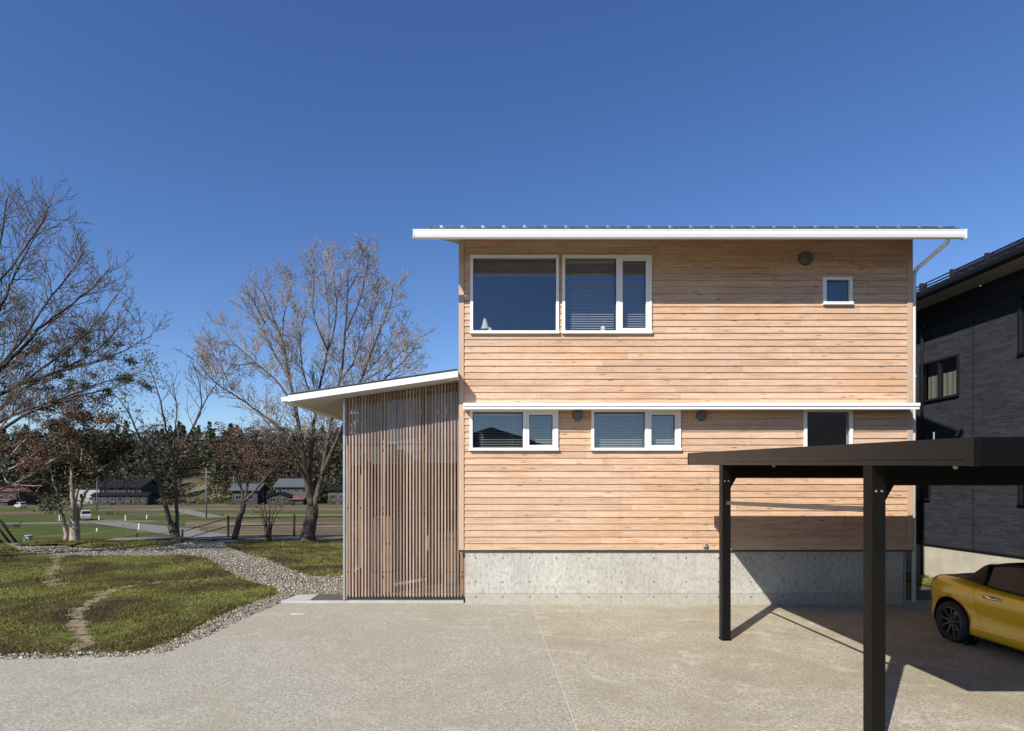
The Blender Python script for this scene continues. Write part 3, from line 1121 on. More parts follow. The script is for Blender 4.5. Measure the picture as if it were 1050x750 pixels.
# gutter: rounded-box section, closed ends
gx0, gx1 = (424 - 500) * 9.9 / F, (989.5 - 500) * 9.9 / F
prof = [(9.975, 6.385), (9.915, 6.365), (9.885, 6.385), (9.872, 6.43), (9.872, 6.49), (9.866, 6.498), (9.866, 6.512), (9.886, 6.512), (9.886, 6.44), (9.975, 6.44)]
b = MB()
n = len(prof)
b.v += [(gx0, y, z) for y, z in prof] + [(gx1, y, z) for y, z in prof]
for i in range(n):
    j = (i + 1) % n
    b.f.append((i, j, n + j, n + i)); b.m.append(0)
b.f += [tuple(range(n)), tuple(range(2 * n - 1, n - 1, -1))]; b.m += [0, 0]
for gx in (gx0, gx1):
    s = 0.006
    b.box(gx - s, gx + s, 9.862, 9.975, 6.362, 6.516)
b.build('gutter', M['white'], house, fix=True)
# snow guard: bar on brackets
b = MB()
b.box(rx0 + 0.1, rx1 - 0.25, 10.062, 10.068, 6.628, 6.648)
b.box(rx0 + 0.1, rx1 - 0.25, 10.068, 10.12, 6.646, 6.65)
b.build('snow_guard', M['roof_metal'], roof)
x = rx0 + 0.18
while x < rx1 - 0.2:
    b = MB()
    b.box(x, x + 0.045, 10.05, 10.058, 6.585, 6.66)
    b.box(x, x + 0.045, 10.058, 10.15, 6.585, 6.592)
    b.box(x + 0.02, x + 0.085, 10.048, 10.054, 6.60, 6.622)
    b.build('snow_guard_bracket', M['steel'], roof)
    x += 0.357
# downpipe
b = MB()
px_ = 7.865
b.tube([(7.84, 9.95, 6.40), (7.845, 10.0, 6.33), (7.862, 10.72, 6.16), (px_, 10.79, 6.10), (px_, 10.80, 5.95), (px_, 10.80, 0.02)], 0.034, 12)
dp = b.build('downpipe', M['white'], house, smooth=True)
for z in (5.6, 4.2, 2.8, 1.4):
    b = MB()
    b.lathe([(0.037, -0.012), (0.041, -0.012), (0.041, 0.012), (0.037, 0.012)], (px_, 10.8, z), 'z', 12)
    b.box(px_ - 0.065, px_ - 0.036, 10.79, 10.81, z - 0.008, z + 0.008)
    b.build('pipe_clip', M['white'], dp)
# slim white canopy over the lower windows
b = MB()
ax0, ax1 = -0.425, 7.665
b.box(ax0, ax1, 10.40, FY + 0.02, 3.565, 3.60)
b.box(ax0 - 0.004, ax1 + 0.004, 10.388, 10.40, 3.545, 3.652)
b.box(ax0 - 0.006, ax1 + 0.006, 10.372, 10.388, 3.600, 3.656)
b.hexa([(ax0, 10.40, 3.601), (ax1, 10.40, 3.601), (ax1, FY + 0.01, 3.601), (ax0, FY + 0.01, 3.601), (ax0, 10.40, 3.63), (ax1, 10.40, 3.63), (ax1, FY + 0.01, 3.70), (ax0, FY + 0.01, 3.70)])
b.build('window_canopy', M['white'], house)
# vent hoods
for px, py, d in ((825, 265.7, 0.115), (718.6, 426.6, 0.083), (592, 426.5, 0.083)):
    b = MB()
    c = (fx(px), FY - 0.02, fz(py))
    b.lathe([(0, -0.075), (d * 0.80, -0.075), (d * 0.95, -0.068), (d, -0.05), (d, -0.004), (d * 1.0, 0.0)], c, 'y', 28)
    v = b.build('vent_hood', M['hood'], house, smooth=False)
    b = MB()
    b.lathe([(d * 1.06, -0.012), (d * 1.14, -0.010), (d * 1.16, 0.0)], c, 'y', 28)
    b.build('flange', M['hood'], v)
# outdoor socket
b = MB()
ox, oz = fx(722.5), fz(559.3)
b.box(ox - 0.036, ox + 0.036, FY - 0.05, FY - 0.02, oz - 0.045, oz + 0.05)
b.hexa([(ox - 0.032, FY - 0.08, oz - 0.024), (ox + 0.032, FY - 0.08, oz - 0.024), (ox + 0.032, FY - 0.051, oz - 0.024), (ox - 0.032, FY - 0.051, oz - 0.024),
        (ox - 0.032, FY - 0.068, oz + 0.042), (ox + 0.032, FY - 0.068, oz + 0.042), (ox + 0.032, FY - 0.051, oz + 0.046), (ox - 0.032, FY - 0.051, oz + 0.046)])
b.build('outdoor_socket', M['steel'], house, bevel=0.005)
# earth wire and conduit at the right end of the base
b = MB()
b.tube([(fx(929), FY + 0.03, 0.0), (fx(929), FY + 0.03, 0.92)], 0.013, 8)
b.build('conduit', plain('beige_conduit', (0.45, 0.40, 0.30), 0.5), house)

# ------------------------------------------------------------------ entrance porch (part of the house)
SY = 10.95
def zs(x, y=SY): return 4.187 + 0.1465 * x + 0.03 * (y - 10.33)       # underside of the porch roof
SX0, SX1 = (354.5 - 500) * SY / F, -0.42
porch = MB()
qx0, qx1, qy0, qy1 = -3.53, HX0 - 0.004, 10.33, 14.9
def slab4(b, x0, x1, y0, y1, d0, d1, mi=0):
    b.hexa([(x0, y0, zs(x0, y0) + d0), (x1, y0, zs(x1, y0) + d0), (x1, y1, zs(x1, y1) + d0), (x0, y1, zs(x0, y1) + d0),
            (x0, y0, zs(x0, y0) + d1), (x1, y0, zs(x1, y0) + d1), (x1, y1, zs(x1, y1) + d1), (x0, y1, zs(x0, y1) + d1)], mi)
slab4(porch, qx0 + 0.03, qx1, qy0 + 0.03, qy1, 0.012, 0.13)
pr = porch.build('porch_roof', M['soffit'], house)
b = MB()
slab4(b, qx0, qx1 + 0.002, qy0, qy0 + 0.028, 0, 0.107)
slab4(b, qx0, qx0 + 0.028, qy0 + 0.0285, qy1, 0, 0.107)
slab4(b, qx1 - 0.02, qx1 + 0.002, qy0 + 0.0285, FY - 0.04, 0, 0.107)
b.build('fascia', M['white'], pr)
b = MB()
slab4(b, qx0 - 0.12, qx0 - 0.006, qy0 + 0.02, qy1, 0.015, 0.095)
b.build('gutter', M['white'], pr, bevel=0.01)
b = MB()
slab4(b, qx0 - 0.02, qx1 - 0.002, qy0 - 0.015, qy1, 0.132, 0.142)
b.build('roof_sheet', M['roof_metal'], pr)

# slatted screen
r = random.Random(8)
b = MB()
ns = 38
pit = (SX1 - 0.03 - SX0) / (ns - 1)
for i in range(ns):
    x = SX0 + i * pit + r.uniform(-0.001, 0.001)
    ztop = zs(min(x + 0.03, HX0)) - 0.004 if x < HX0 - 0.02 else HZ0 - 0.04
    zb_ = 0.105 + r.uniform(-0.004, 0.004)
    b.box(x, x + 0.028, SY - 0.011, SY + 0.011, zb_, ztop)
scr = b.build('slat_screen', M['slat'], house)
for z in (0.55, 1.75, 2.95):
    b = MB()
    b.box(SX0 + 0.005, SX1 - 0.01, SY + 0.0115, SY + 0.035, z, z + 0.026)
    b.build('screen_rail', M['dark_flash'], scr)
b = MB()
b.box(SX0 - 0.045, SX0 - 0.006, SY - 0.03, SY + 0.06, 0.045, zs(SX0 - 0.04) - 0.003)
b.build('screen_post', M['steel'], scr, bevel=0.004)
b = MB()
b.box(SX0 + 0.02, SX1 - 0.02, SY + 0.03, SY + 0.10, 0.045, 0.125)
b.build('bottom_rail', M['dark_flash'], scr)
# glazed front behind the slats
b = MB()
GY = SY + 0.15
for x0, x1 in ((SX0 + 0.03, -2.0), (-1.95, -1.25), (-1.2, -0.45)):
    b.hexa([(x0, GY, 0.14), (x1, GY, 0.14), (x1, GY + 0.008, 0.14), (x0, GY + 0.008, 0.14), (x0, GY, zs(x0) - 0.06), (x1, GY, zs(x1) - 0.06), (x1, GY + 0.008, zs(x1) - 0.06), (x0, GY + 0.008, zs(x0) - 0.06)])
b.build('glazing', M['porch_glass'], house)
b = MB()
for x in (SX0 - 0.02, -2.0, -1.25, -0.5):
    b.box(x, x + 0.05, GY - 0.02, GY + 0.05, 0.10, zs(x) - 0.01)
b.box(SX0 - 0.02, -0.45, GY - 0.018, GY + 0.048, 0.045, 0.139)
b.hexa([(SX0, GY - 0.018, zs(SX0) - 0.07), (-0.45, GY - 0.018, zs(-0.45) - 0.07), (-0.45, GY + 0.048, zs(-0.45) - 0.07), (SX0, GY + 0.048, zs(SX0) - 0.07),
        (SX0, GY - 0.018, zs(SX0) - 0.005), (-0.45, GY - 0.018, zs(-0.45) - 0.005), (-0.45, GY + 0.048, zs(-0.45) - 0.005), (SX0, GY + 0.048, zs(SX0) - 0.005)])
b.build('glazing_frame', M['inner_wood'], house)
# porch interior: back wall, left wall with a tall side light, floor, boarded cupboard
b = MB()
b.box(SX0, -0.42, 14.0, 14.08, 0.045, zs(SX0, 14) - 0.0)
b.box(SX0 - 0.02, SX0 + 0.05, 12.2, 13.99, 0.045, zs(SX0, 12.2) - 0.01)
b.box(SX0 - 0.02, SX0 + 0.05, GY + 0.06, 12.19, 0.045, 0.5)
b.build('porch_wall', M['inner_wood'], house)
b = MB()
b.box(SX0, SX0 + 0.012, GY + 0.06, 12.19, 0.501, zs(SX0, 11.5) - 0.02)
b.build('side_light', M['porch_glass'], house)
b = MB()
x0_, x1_ = (398 - 500) * 11.2 / F, -0.47
for k in range(9):
    xa, xb = x0_ + (x1_ - x0_) * k / 9, x0_ + (x1_ - x0_) * (k + 1) / 9
    zl_ = EYE + 23 * 11.2 / F + (0.34 - 0.09 * k if k < 4 else 0.0)
    b.box(xa + 0.002, xb - 0.002, 11.125, 11.13, zl_, zs(xa) - 0.12)
b.build('entrance_reflection', plain('white_reflection_panel', (0.82, 0.82, 0.84), 0.9), house)  # added white panel standing in for the pale reflection in the glazing
b = MB()
b.box(-2.28, -1.93, 11.7, 12.15, 0.05, 1.55)
M['ply'] = wood_mat('pale_ply', [(0.25, (0.5, 0.30, 0.16)), (0.5, (0.62, 0.40, 0.23)), (0.8, (0.7, 0.48, 0.3))], vertical=True, knots=False)
b.build('porch_cupboard', M['ply'], house, bevel=0.006)
b = MB()
b.box(-1.35, -0.5, 12.9, 13.3, 0.05, 1.15)
b.box(-1.36, -0.49, 12.88, 13.32, 1.151, 1.19)
b.build('porch_bench', M['ply'], house, bevel=0.006)
# slab
b = MB()
b.prism([(-3.85, 10.9), (-0.45, 10.9), (-0.45, 14.6), (-2.75, 14.6), (-2.75, 11.55), (-3.72, 11.55)], -0.1, 0.04)
b.build('porch_slab', M['slab'], house)
b = MB()
b.box((318 - 500) * 10.95 / F, SX0 - 0.06, 10.955, 11.5, 0.042, 0.056)
o = b.build('doormat', plain('grey_brown_mat', (0.085, 0.075, 0.066), 0.95, var=0.25, scale=40, bump=0.6, bscale=150), bevel=0.004)
b = MB()
cx_, cy_ = G(304, 630)
b.add([(cx_ + 0.13 * math.cos(a) * (1 + 0.25 * math.sin(3 * a + 1)), cy_ + 0.07 * math.sin(a) * (1 + 0.2 * math.cos(2 * a)), 0.004) for a in [2 * math.pi * k / 18 for k in range(18)]], [tuple(range(18))])
kind(b.build('paint_mark', plain('worn_white_paint', (0.6, 0.59, 0.55), 0.8, var=0.25, scale=20)), 'structure')
tag(o, 'dark grey mat lying on the concrete slab beside the slatted porch', 'doormat')

# things seen on the window sills upstairs
t = thing('desk_lamp', 'white cone-shaded lamp standing behind the large upper window', 'lamp', (fx(497), FY + 0.22, openings[0][2] + 0.02))
b = MB(); c = ORG[t.name]
b.lathe([(0, 0), (0.06, 0), (0.06, 0.015), (0.008, 0.02), (0.008, 0.26)], c, 'z', 16); b.build('stand', M['white'], t)
b = MB(); b.lathe([(0.10, 0.12), (0.02, 0.34), (0, 0.34)], c, 'z', 20); b.build('lamp_shade', M['white'], t)
b = MB()
c = (fx(502.5), FY + 0.19, openings[0][2] + 0.021)
b.lathe([(0, 0), (0.035, 0.004), (0.05, 0.02), (0.063, 0.06), (0.05, 0.1), (0.03, 0.115), (0.03, 0.125), (0.02, 0.15), (0, 0.15)], c, 'z', 20)
tag(b.build('round_jar', M['white'], smooth=True), 'small round white jar on the sill of the large upper window', 'jar')
b = MB()
c = (fx(619), FY + 0.06, openings[1][2] + 0.0525)
b.lathe([(0, 0), (0.04, 0), (0.045, 0.02), (0.045, 0.10), (0.042, 0.105), (0.036, 0.105), (0.036, 0.02), (0, 0.015)], c, 'z', 18)
tag(b.build('cup', M['white'], smooth=True), 'white cup standing before the venetian blind of the upper window', 'cup')
b = MB()
b.box(fx(481) - 0.2, fx(575) + 0.2, FY + 0.101, FY + 0.34, openings[0][2] - 0.03, openings[0][2] + 0.02)
b.build('sill_board', M['inner_wood'], house)
# ------------------------------------------------------------------ carport
M['post_shaded'] = plain('shaded_bronze_post', (0.0036, 0.0031, 0.0027), 0.42, 0.0, var=0.06, spec=0.25)  # darker copy of the carport bronze, shading of the posts painted in
carport = thing('carport', 'dark bronze flat-roofed carport with square posts in front of the timber house', 'carport', (6.1, 6.8, 0))
KX0, KX1 = 3.30, 8.6
KY0, KY1 = 3.93, 9.66
def kz(y): return 2.322 + 0.0362 * (y - KY0)      # underside of the edge beams
def kslab(b, x0, x1, y0, y1, d0, d1, mi=0):
    b.hexa([(x0, y0, kz(y0) + d0), (x1, y0, kz(y0) + d0), (x1, y1, kz(y1) + d0), (x0, y1, kz(y1) + d0),
            (x0, y0, kz(y0) + d1), (x1, y0, kz(y0) + d1), (x1, y1, kz(y1) + d1), (x0, y1, kz(y1) + d1)], mi)
for a in ((KX0, KX0 + 0.05, KY0 + 0.12, KY1 - 0.051), (KX1 - 0.05, KX1, KY0 + 0.12, KY1 - 0.051)):
    b = MB(); kslab(b, *a, 0.045, 0.195); kslab(b, a[0] + 0.003, a[1] - 0.003, a[2], a[3], 0.0, 0.042)
    b.build('side_fascia', M['carport'], carport)
for a in ((KX0, KX1, KY0, KY0 + 0.045), (KX0, KX1, KY1 - 0.05, KY1)):
    b = MB(); kslab(b, *a, 0.0, 0.195)
    b.build('end_fascia', M['carport_shaded'], carport, bevel=0.004)
for cx in (KX0 - 0.003, KX1 - 0.05 + 0.003):
    b = MB(); kslab(b, cx, cx + 0.05, KY0 + 0.0455, KY0 + 0.119, -0.002, 0.197)
    b.build('corner_cap', M['carport'], carport, bevel=0.004)
b = MB()
kslab(b, KX0 + 0.051, KX1 - 0.051, KY0 + 0.046, KY1 - 0.051, 0.10, 0.15)
i = 0
x = KX0 + 0.25
while x < KX1 - 0.2:
    kslab(b, x, x + 0.05, KY0 + 0.047, KY1 - 0.052, 0.151, 0.18)
    x += 0.3
rp = b.build('roof_panel', M['carport_shaded'], carport)
# thin roof pegs that show above the fascia
for px, py in ((738, 463), (743.5, 462.5), (752, 462), (888, 452), (911, 450.5)):
    pass
r = random.Random(2)
for y, dx in ((9.2, 0.08), (9.12, 0.14), (8.95, 0.2), (4.98, 0.3), (4.72, 0.3)):
    b = MB()
    b.tube([(KX0 + dx, y, kz(y) + 0.15), (KX0 + dx, y, kz(y) + 0.15 + 0.085 + 0.035 * (dx > 0.25))], 0.006, 6)
    b.build('roof_peg', M['steel'], rp)
PX = 3.29
def post(y, x):
    b = MB()
    s = 0.12
    b.box(x, x + s, y, y + s, 0.0, kz(y) + 0.04)
    p = b.build('post', M['post_shaded'], carport, bevel=0.005)
    b = MB()
    b.box(x - 0.004, x + s + 0.004, y - 0.004, y + s + 0.004, 0.0, 0.018)
    b.build('post_foot', M['carport_shaded'], p)
    return p
for y in (5.04, 8.25):
    p1 = post(y, PX + 0.02)
    p2 = post(y, KX1 - 0.16)
    b = MB()
    zb_ = EYE + 0.0 if y < 6 else 2.30
    b.box(PX + 0.141, KX1 - 0.161, y + 0.012, y + 0.108, zb_, kz(y) + 0.095)
    bm_ = b.build('cross_beam', M['carport_shaded'], carport, bevel=0.004)
    b = MB()
    b.prism([(0, 0), (1, 0), (0, 1)], 0, 1)
    b.v = [(PX + 0.141 + 0.09 * vx, y + 0.03 + 0.05 * vz, zb_ - 0.16 * vy) for vx, vy, vz in b.v]
    b.build('gusset', M['carport_shaded'], bm_, fix=True)
    for dz in (0.05,):
        for dx in (0.035, 0.085):
            b = MB()
            b.lathe([(0, -0.009), (0.008, -0.008), (0.011, 0.0)], (PX + 0.02 + dx, y, zb_ - dz), 'y', 8)
            b.build('bolt', M['steel'], p1)
    b = MB()
    b.lathe([(0, -0.008), (0.02, -0.006), (0.024, 0.0)], (PX + 0.75, y + 0.012, kz(y) - 0.01), 'y', 10)
    b.build('end_cap', M['steel'], bm_)
b = MB()
bz = lambda y: 1.944 + (8.2 - y) * 0.011
b.hexa([(PX + 0.075, 5.161, bz(5.16) - 0.025), (PX + 0.10, 5.161, bz(5.16) - 0.025), (PX + 0.10, 8.249, bz(8.25) - 0.025), (PX + 0.075, 8.249, bz(8.25) - 0.025),
        (PX + 0.075, 5.161, bz(5.16) + 0.025), (PX + 0.10, 5.161, bz(5.16) + 0.025), (PX + 0.10, 8.249, bz(8.25) + 0.025), (PX + 0.075, 8.249, bz(8.25) + 0.025)])
b.build('side_bar', M['brace'], carport)

# ------------------------------------------------------------------ neighbouring house
NX = 10.48
def ny(px): return NX * F / (px - 500)
def nz(px, py): return EYE - (py - 498) * ny(px) / F
nb_wall = N('dark_brick_siding')
tc = nb_wall.n('ShaderNodeTexCoord')
sx = nb_wall.n('ShaderNodeSeparateXYZ')
nb_wall.l(tc.outputs['Object'], sx.inputs[0])
cb = nb_wall.n('ShaderNodeCombineXYZ')
nb_wall.l(nb_wall.math('ADD', sx.outputs[1], sx.outputs[0]), cb.inputs[0])
nb_wall.l(sx.outputs[2], cb.inputs[1])
bk = nb_wall.n('ShaderNodeTexBrick')
nb_wall.l(cb.outputs[0], bk.inputs['Vector'])
bk.inputs['Scale'].default_value = 1.0
bk.inputs['Brick Width'].default_value = 0.30
bk.inputs['Row Height'].default_value = 0.062
bk.inputs['Mortar Size'].default_value = 0.004
bk.inputs['Color1'].default_value = (0.020, 0.022, 0.028, 1)
bk.inputs['Color2'].default_value = (0.040, 0.043, 0.052, 1)
bk.inputs['Mortar'].default_value = (0.013, 0.014, 0.017, 1)
nn = nb_wall.noise(nb_wall.coord((2, 2, 9)), 3, 5)
nb_wall.color(nb_wall.mix(nb_wall.ramp(nn, [(0.4, 0.0), (0.7, 0.5)]), bk.outputs['Color'], (0.048, 0.051, 0.062)))
nb_wall.bump(nb_wall.math('ADD', nb_wall.math('MULTIPLY', bk.outputs['Fac'], -1.0), nn), 0.6, 0.012)
M['nb_wall'] = nb_wall.set(0.75, 0, 0.35)
M['nb_black'] = plain('black_trim', (0.010, 0.010, 0.011), 0.4)
M['tile'] = plain('dark_roof_tile', (0.022, 0.023, 0.026), 0.35, var=0.2, scale=9)
M['cream'] = plain('cream_soffit', (0.50, 0.46, 0.36), 0.8)
M['nb_base'] = plain('cream_rendered_base', (0.55, 0.50, 0.40), 0.9, var=0.16, scale=2.5, bump=0.2)
M['nb_glass'] = glass('neighbour_glass', 0.75, 1.7)
M['curtain'] = plain('cream_curtain', (0.55, 0.52, 0.42), 0.9)

NY0, NY1 = -2.5, 17.6
NXB = 18.6
nb = thing('neighbour_house', 'dark grey brick-clad house with black tiled roof beside the carport', 'house', (14.5, 7.5, 0))
NZW = 6.43
wins = [(ny(984), ny(943.5), nz(943.5, 414), nz(943.5, 374), 'slide'),
        (ny(1044.8) - 1.25, ny(1044.8), 4.75, 5.96, 'slide'),
        (ny(954.4), ny(954.4) + 0.85, 1.83, 2.75, 'fix'),
        (ny(1045) - 1.2, ny(1045), 1.80, 2.75, 'fix')]
holes = [(w_[0], w_[1], w_[2], w_[3]) for w_ in wins]
b = MB()
Ys = sorted(set([NY0, NY1] + [v for o in holes for v in o[:2]]))
Zs = sorted(set([0.80, NZW] + [v for o in holes for v in o[2:]]))
for j in range(len(Zs) - 1):
    run = None
    for i in range(len(Ys) - 1):
        cy, cz = (Ys[i] + Ys[i + 1]) / 2, (Zs[j] + Zs[j + 1]) / 2
        solid = not any(o[0] < cy < o[1] and o[2] < cz < o[3] for o in holes)
        if solid:
            run = (run[0] if run else Ys[i], Ys[i + 1])
        if (not solid or i == len(Ys) - 2) and run:
            b.box(NX, NX + 0.15, run[0], run[1], Zs[j], Zs[j + 1])
            run = None
b.box(NX + 0.151, NXB, NY0, NY0 + 0.15, 0.8, NZW)
b.box(NX + 0.151, NXB, NY1 - 0.15, NY1, 0.8, NZW)
b.box(NXB - 0.15, NXB, NY0 + 0.151, NY1 - 0.151, 0.8, NZW)
# gable ends
xm = (NX + NXB) / 2
for y0 in (NY0 + 0.001, NY1 - 0.151):
    b.add([(NX, y0, NZW), (NXB, y0, NZW), (xm, y0, NZW + 1.75), (NX, y0 + 0.15, NZW), (NXB, y0 + 0.15, NZW), (xm, y0 + 0.15, NZW + 1.75)],
          [(0, 1, 2), (3, 5, 4), (0, 3, 4, 1), (1, 4, 5, 2), (2, 5, 3, 0)])
b.build('wall', M['nb_wall'], nb)
b = MB()
b.box(NX - 0.012, NX + 0.0, NY0, NY1, 0.765, 0.80)
b.box(NX - 0.014, NX - 0.001, NY0, NY1, 5.98, 6.03)
b.box(NX - 0.010, NX - 0.0005, ny(998) - 0.006, ny(998) + 0.006, 0.81, 5.97)
b.build('wall_trim', M['nb_black'], nb)
b = MB()
b.box(NX + 0.015, NXB - 0.015, NY0 + 0.015, NY1 - 0.015, -0.1, 0.76)
b.build('foundation', M['nb_base'], nb)
b = MB()
b.box(NX + 1.8, NX + 1.9, NY0 + 0.2, NY1 - 0.2, 0.81, 6.3)
b.box(NX + 0.16, NX + 1.79, NY0 + 0.2, NY1 - 0.2, 3.45, 3.6)
b.build('room', M['interior'], nb)
for (a, c, z0, z1, typ) in wins:
    fw = 0.055
    b = MB()
    xa, xb = NX - 0.035, NX + 0.1
    b.box(xa, xb, a, c, z1 - fw, z1)
    b.box(xa - 0.012, xb, a, c, z0, z0 + fw)
    b.box(xa + 0.002, xb, a, a + fw, z0 + fw, z1 - fw)
    b.box(xa + 0.002, xb, c - fw, c, z0 + fw, z1 - fw)
    ym = (a + c) / 2
    if typ == 'slide':
        b.box(xa + 0.02, xb - 0.02, ym - 0.03, ym + 0.03, z0 + fw, z1 - fw)
    w_ = b.build('window', M['nb_black'], nb, bevel=0.004)
    b = MB()
    b.box(NX + 0.02, NX + 0.026, a + fw, c - fw, z0 + fw, z1 - fw)
    b.build('glass_pane', M['nb_glass'], w_)
    if typ == 'slide':
        b = MB()
        rows = []
        for zz in (z0 + fw, z0 + (z1 - z0) * 0.66 if a > 12 else z1 - fw):
            rows.append([(NX + 0.16 + 0.012 * math.sin(k * 1.7), a + fw + (c - a - 2 * fw) * k / 24, zz) for k in range(25)])
        b.grid(rows)
        b.build('curtain', M['curtain'], w_)
# eaves and roof
EX = 9.92
b = MB()
b.box(EX, NX - 0.001, NY0 - 0.5, NY1 + 0.5, NZW + 0.012, NZW + 0.03)
b.build('soffit', M['cream'], nb)
b = MB()
prof = [(EX + 0.0, 6.45), (EX - 0.02, 6.43), (EX - 0.08, 6.44), (EX - 0.11, 6.48), (EX - 0.115, 6.56), (EX - 0.10, 6.57), (EX - 0.09, 6.5), (EX, 6.5)]
n = len(prof)
b.v += [(x, NY0 - 0.5, z) for x, z in prof] + [(x, NY1 + 0.5, z) for x, z in prof]
for i in range(n):
    j = (i + 1) % n
    b.f.append((i, j, n + j, n + i)); b.m.append(0)
b.f += [tuple(range(n)), tuple(range(2 * n - 1, n - 1, -1))]; b.m += [0, 0]
b.build('gutter', M['nb_black'], nb, fix=True)
b = MB()
prf = [(EX + 0.001, 6.45), (EX + 0.02, 6.62)]
b.box(EX + 0.001, EX + 0.03, NY0 - 0.5, NY1 + 0.5, 6.462, 6.66)
b.build('fascia', M['nb_black'], nb)
# tiled roof: waved courses, two slopes
b = MB()
pit = 0.45
ncourse = 17
for side in (0, 1):
    L = (xm - (EX - 0.03))
    for k in range(ncourse):
        d0, d1 = L * k / ncourse, L * (k + 1) / ncourse + 0.03
        rows = []
        for d, up in ((d0, 0.03), (d1, 0.0)):
            row = []
            yv = NY0 - 0.55
            while yv < NY1 + 0.56:
                ph = ((yv % 0.28) / 0.28)
                wv = 0.022 * math.cos(2 * math.pi * ph) + 0.01 * math.cos(4 * math.pi * ph)
                x = (EX - 0.03 + d) if side == 0 else (2 * xm - EX + 0.03 - d)
                row.append((x, yv, 6.60 + pit * d + up + wv))
                yv += 0.07
            rows.append(row)
        # front lip of the course
        rows = [[(p[0], p[1], p[2] - 0.035) for p in rows[0]]] + rows
        b.grid(rows)
rf = b.build('tiled_roof', M['tile'], nb)
b = MB()
b.tube([(xm, NY0 - 0.55, 6.60 + pit * (xm - EX) + 0.06), (xm, NY1 + 0.55, 6.60 + pit * (xm - EX) + 0.06)], 0.12, 10)
b.build('ridge', M['tile'], rf)
# snow bar along the eave
b = MB()
for (dx, dz) in ((0.28, 0.10), (0.34, 0.17)):
    b.tube([(EX + dx, NY0 - 0.3, 6.60 + pit * dx + dz), (EX + dx, NY1 + 0.3, 6.60 + pit * dx + dz)], 0.016, 6)
yv = NY0
while yv < NY1:
    b.box(EX + 0.22, EX + 0.37, yv, yv + 0.05, 6.60 + pit * 0.25, 6.60 + pit * 0.3 + 0.19)
    yv += 0.9
b.build('snow_bar', M['tile'], rf)
b = MB()
b.tube([(NX - 0.08, 14.05, 6.0), (NX - 0.05, 14.05, 5.75), (NX - 0.05, 14.05, 0.05)], 0.032, 10)
b.tube([(EX - 0.06, 14.05, 6.44), (EX - 0.03, 14.05, 6.35), (NX - 0.08, 14.05, 6.0)], 0.032, 10)
b.build('downpipe', M['nb_black'], nb, smooth=True)
# strip of soil and grass between the houses
sheet('soil_strip', [(7.9, 11.2), (10.42, 11.2), (10.42, 18), (7.9, 18)], -0.015, M['dirt_dark'] if 'dirt_dark' in M else plain('dark_soil', (0.07, 0.06, 0.045), 0.95, var=0.4, scale=8, bump=0.8))
sheet('verge', [(9.6, 12.2), (10.46, 12.2), (10.46, 17.5), (9.6, 17.5)], 0.0, M['field_green'])
r = random.Random(12)
V = []
for _ in range(3500):
    x, y = r.uniform(9.6, 10.46), r.uniform(12.2, 17)
    a = r.uniform(0, 6.28); hh = r.uniform(0.03, 0.11); ww = 0.010
    c, s = math.cos(a) * ww, math.sin(a) * ww
    V += [(x - c, y - s, 0), (x + c, y + s, 0), (x + r.uniform(-1, 1) * hh, y + r.uniform(-1, 1) * hh, hh)]
kind(np_obj('verge_grass', V, np.arange(len(V)).reshape(-1, 3), M['blade']), 'stuff', 'grass strip at the foot of the neighbouring house', 'grass')

# ------------------------------------------------------------------ the yellow roadster (nose towards the viewer)
car = thing('parked_car', 'small mustard yellow two-seat roadster parked under the carport', 'car', (7.2, 7.05, 0))
CXC, CY0 = 7.20, 8.76                   # centre line, rear end; u runs forward (towards -Y)
paint = N('mustard_car_paint')
pc = paint.noise(paint.coord(), 900, 1)
paint.color(paint.ramp(pc, [(0.3, (0.66, 0.385, 0.006)), (0.7, (0.72, 0.43, 0.008))]))
M['paint'] = paint.set(0.25, 0.1, 0.5, 1.0)
M['black_trim'] = plain('car_black_plastic', (0.008, 0.008, 0.008), 0.5, spec=0.2)
M['soft_top'] = plain('black_soft_top', (0.007, 0.007, 0.007), 0.9, spec=0.1, bump=0.3, bscale=300)
M['deck'] = plain('brown_rear_deck', (0.085, 0.05, 0.018), 0.4, coat=0.4)
M['tyre'] = plain('tyre_rubber', (0.014, 0.014, 0.014), 0.85, var=0.2, scale=30)
M['alloy'] = plain('dark_grey_alloy', (0.07, 0.07, 0.072), 0.35, 0.6)
M['chrome'] = plain('chrome', (0.75, 0.75, 0.76), 0.12, 1.0, var=0.02)
M['lamp_red'] = plain('red_lamp_lens', (0.30, 0.012, 0.01), 0.12, coat=1.0)
M['lamp_clear'] = plain('clear_lamp_lens', (0.55, 0.57, 0.6), 0.08, 0.3, coat=1.0)
M['car_glass'] = plain('dark_car_glass', (0.008, 0.009, 0.010), 0.16, 0, spec=0.3)

def cr(p0, p1, p2, p3, t):
    return 0.5 * ((2 * p1) + (-p0 + p2) * t + (2 * p0 - 5 * p1 + 4 * p2 - p3) * t * t + (-p0 + 3 * p1 - 3 * p2 + p3) * t ** 3)
def spline(keys, u):
    """keys: rows of (u, a, b, c...)"""
    k = np.array(keys, float)
    i = int(np.searchsorted(k[:, 0], u) - 1)
    i = max(0, min(len(k) - 2, i))
    t = (u - k[i, 0]) / (k[i + 1, 0] - k[i, 0])
    t = max(0, min(1, t))
    g = lambda j: k[max(0, min(len(k) - 1, j))]
    a = cr(g(i - 1)[1:], g(i)[1:], g(i + 1)[1:], g(i + 2)[1:], t)
    lo, hi = np.minimum(g(i)[1:], g(i + 1)[1:]) - 0.03, np.maximum(g(i)[1:], g(i + 1)[1:]) + 0.03
    return np.clip(a, lo, hi)
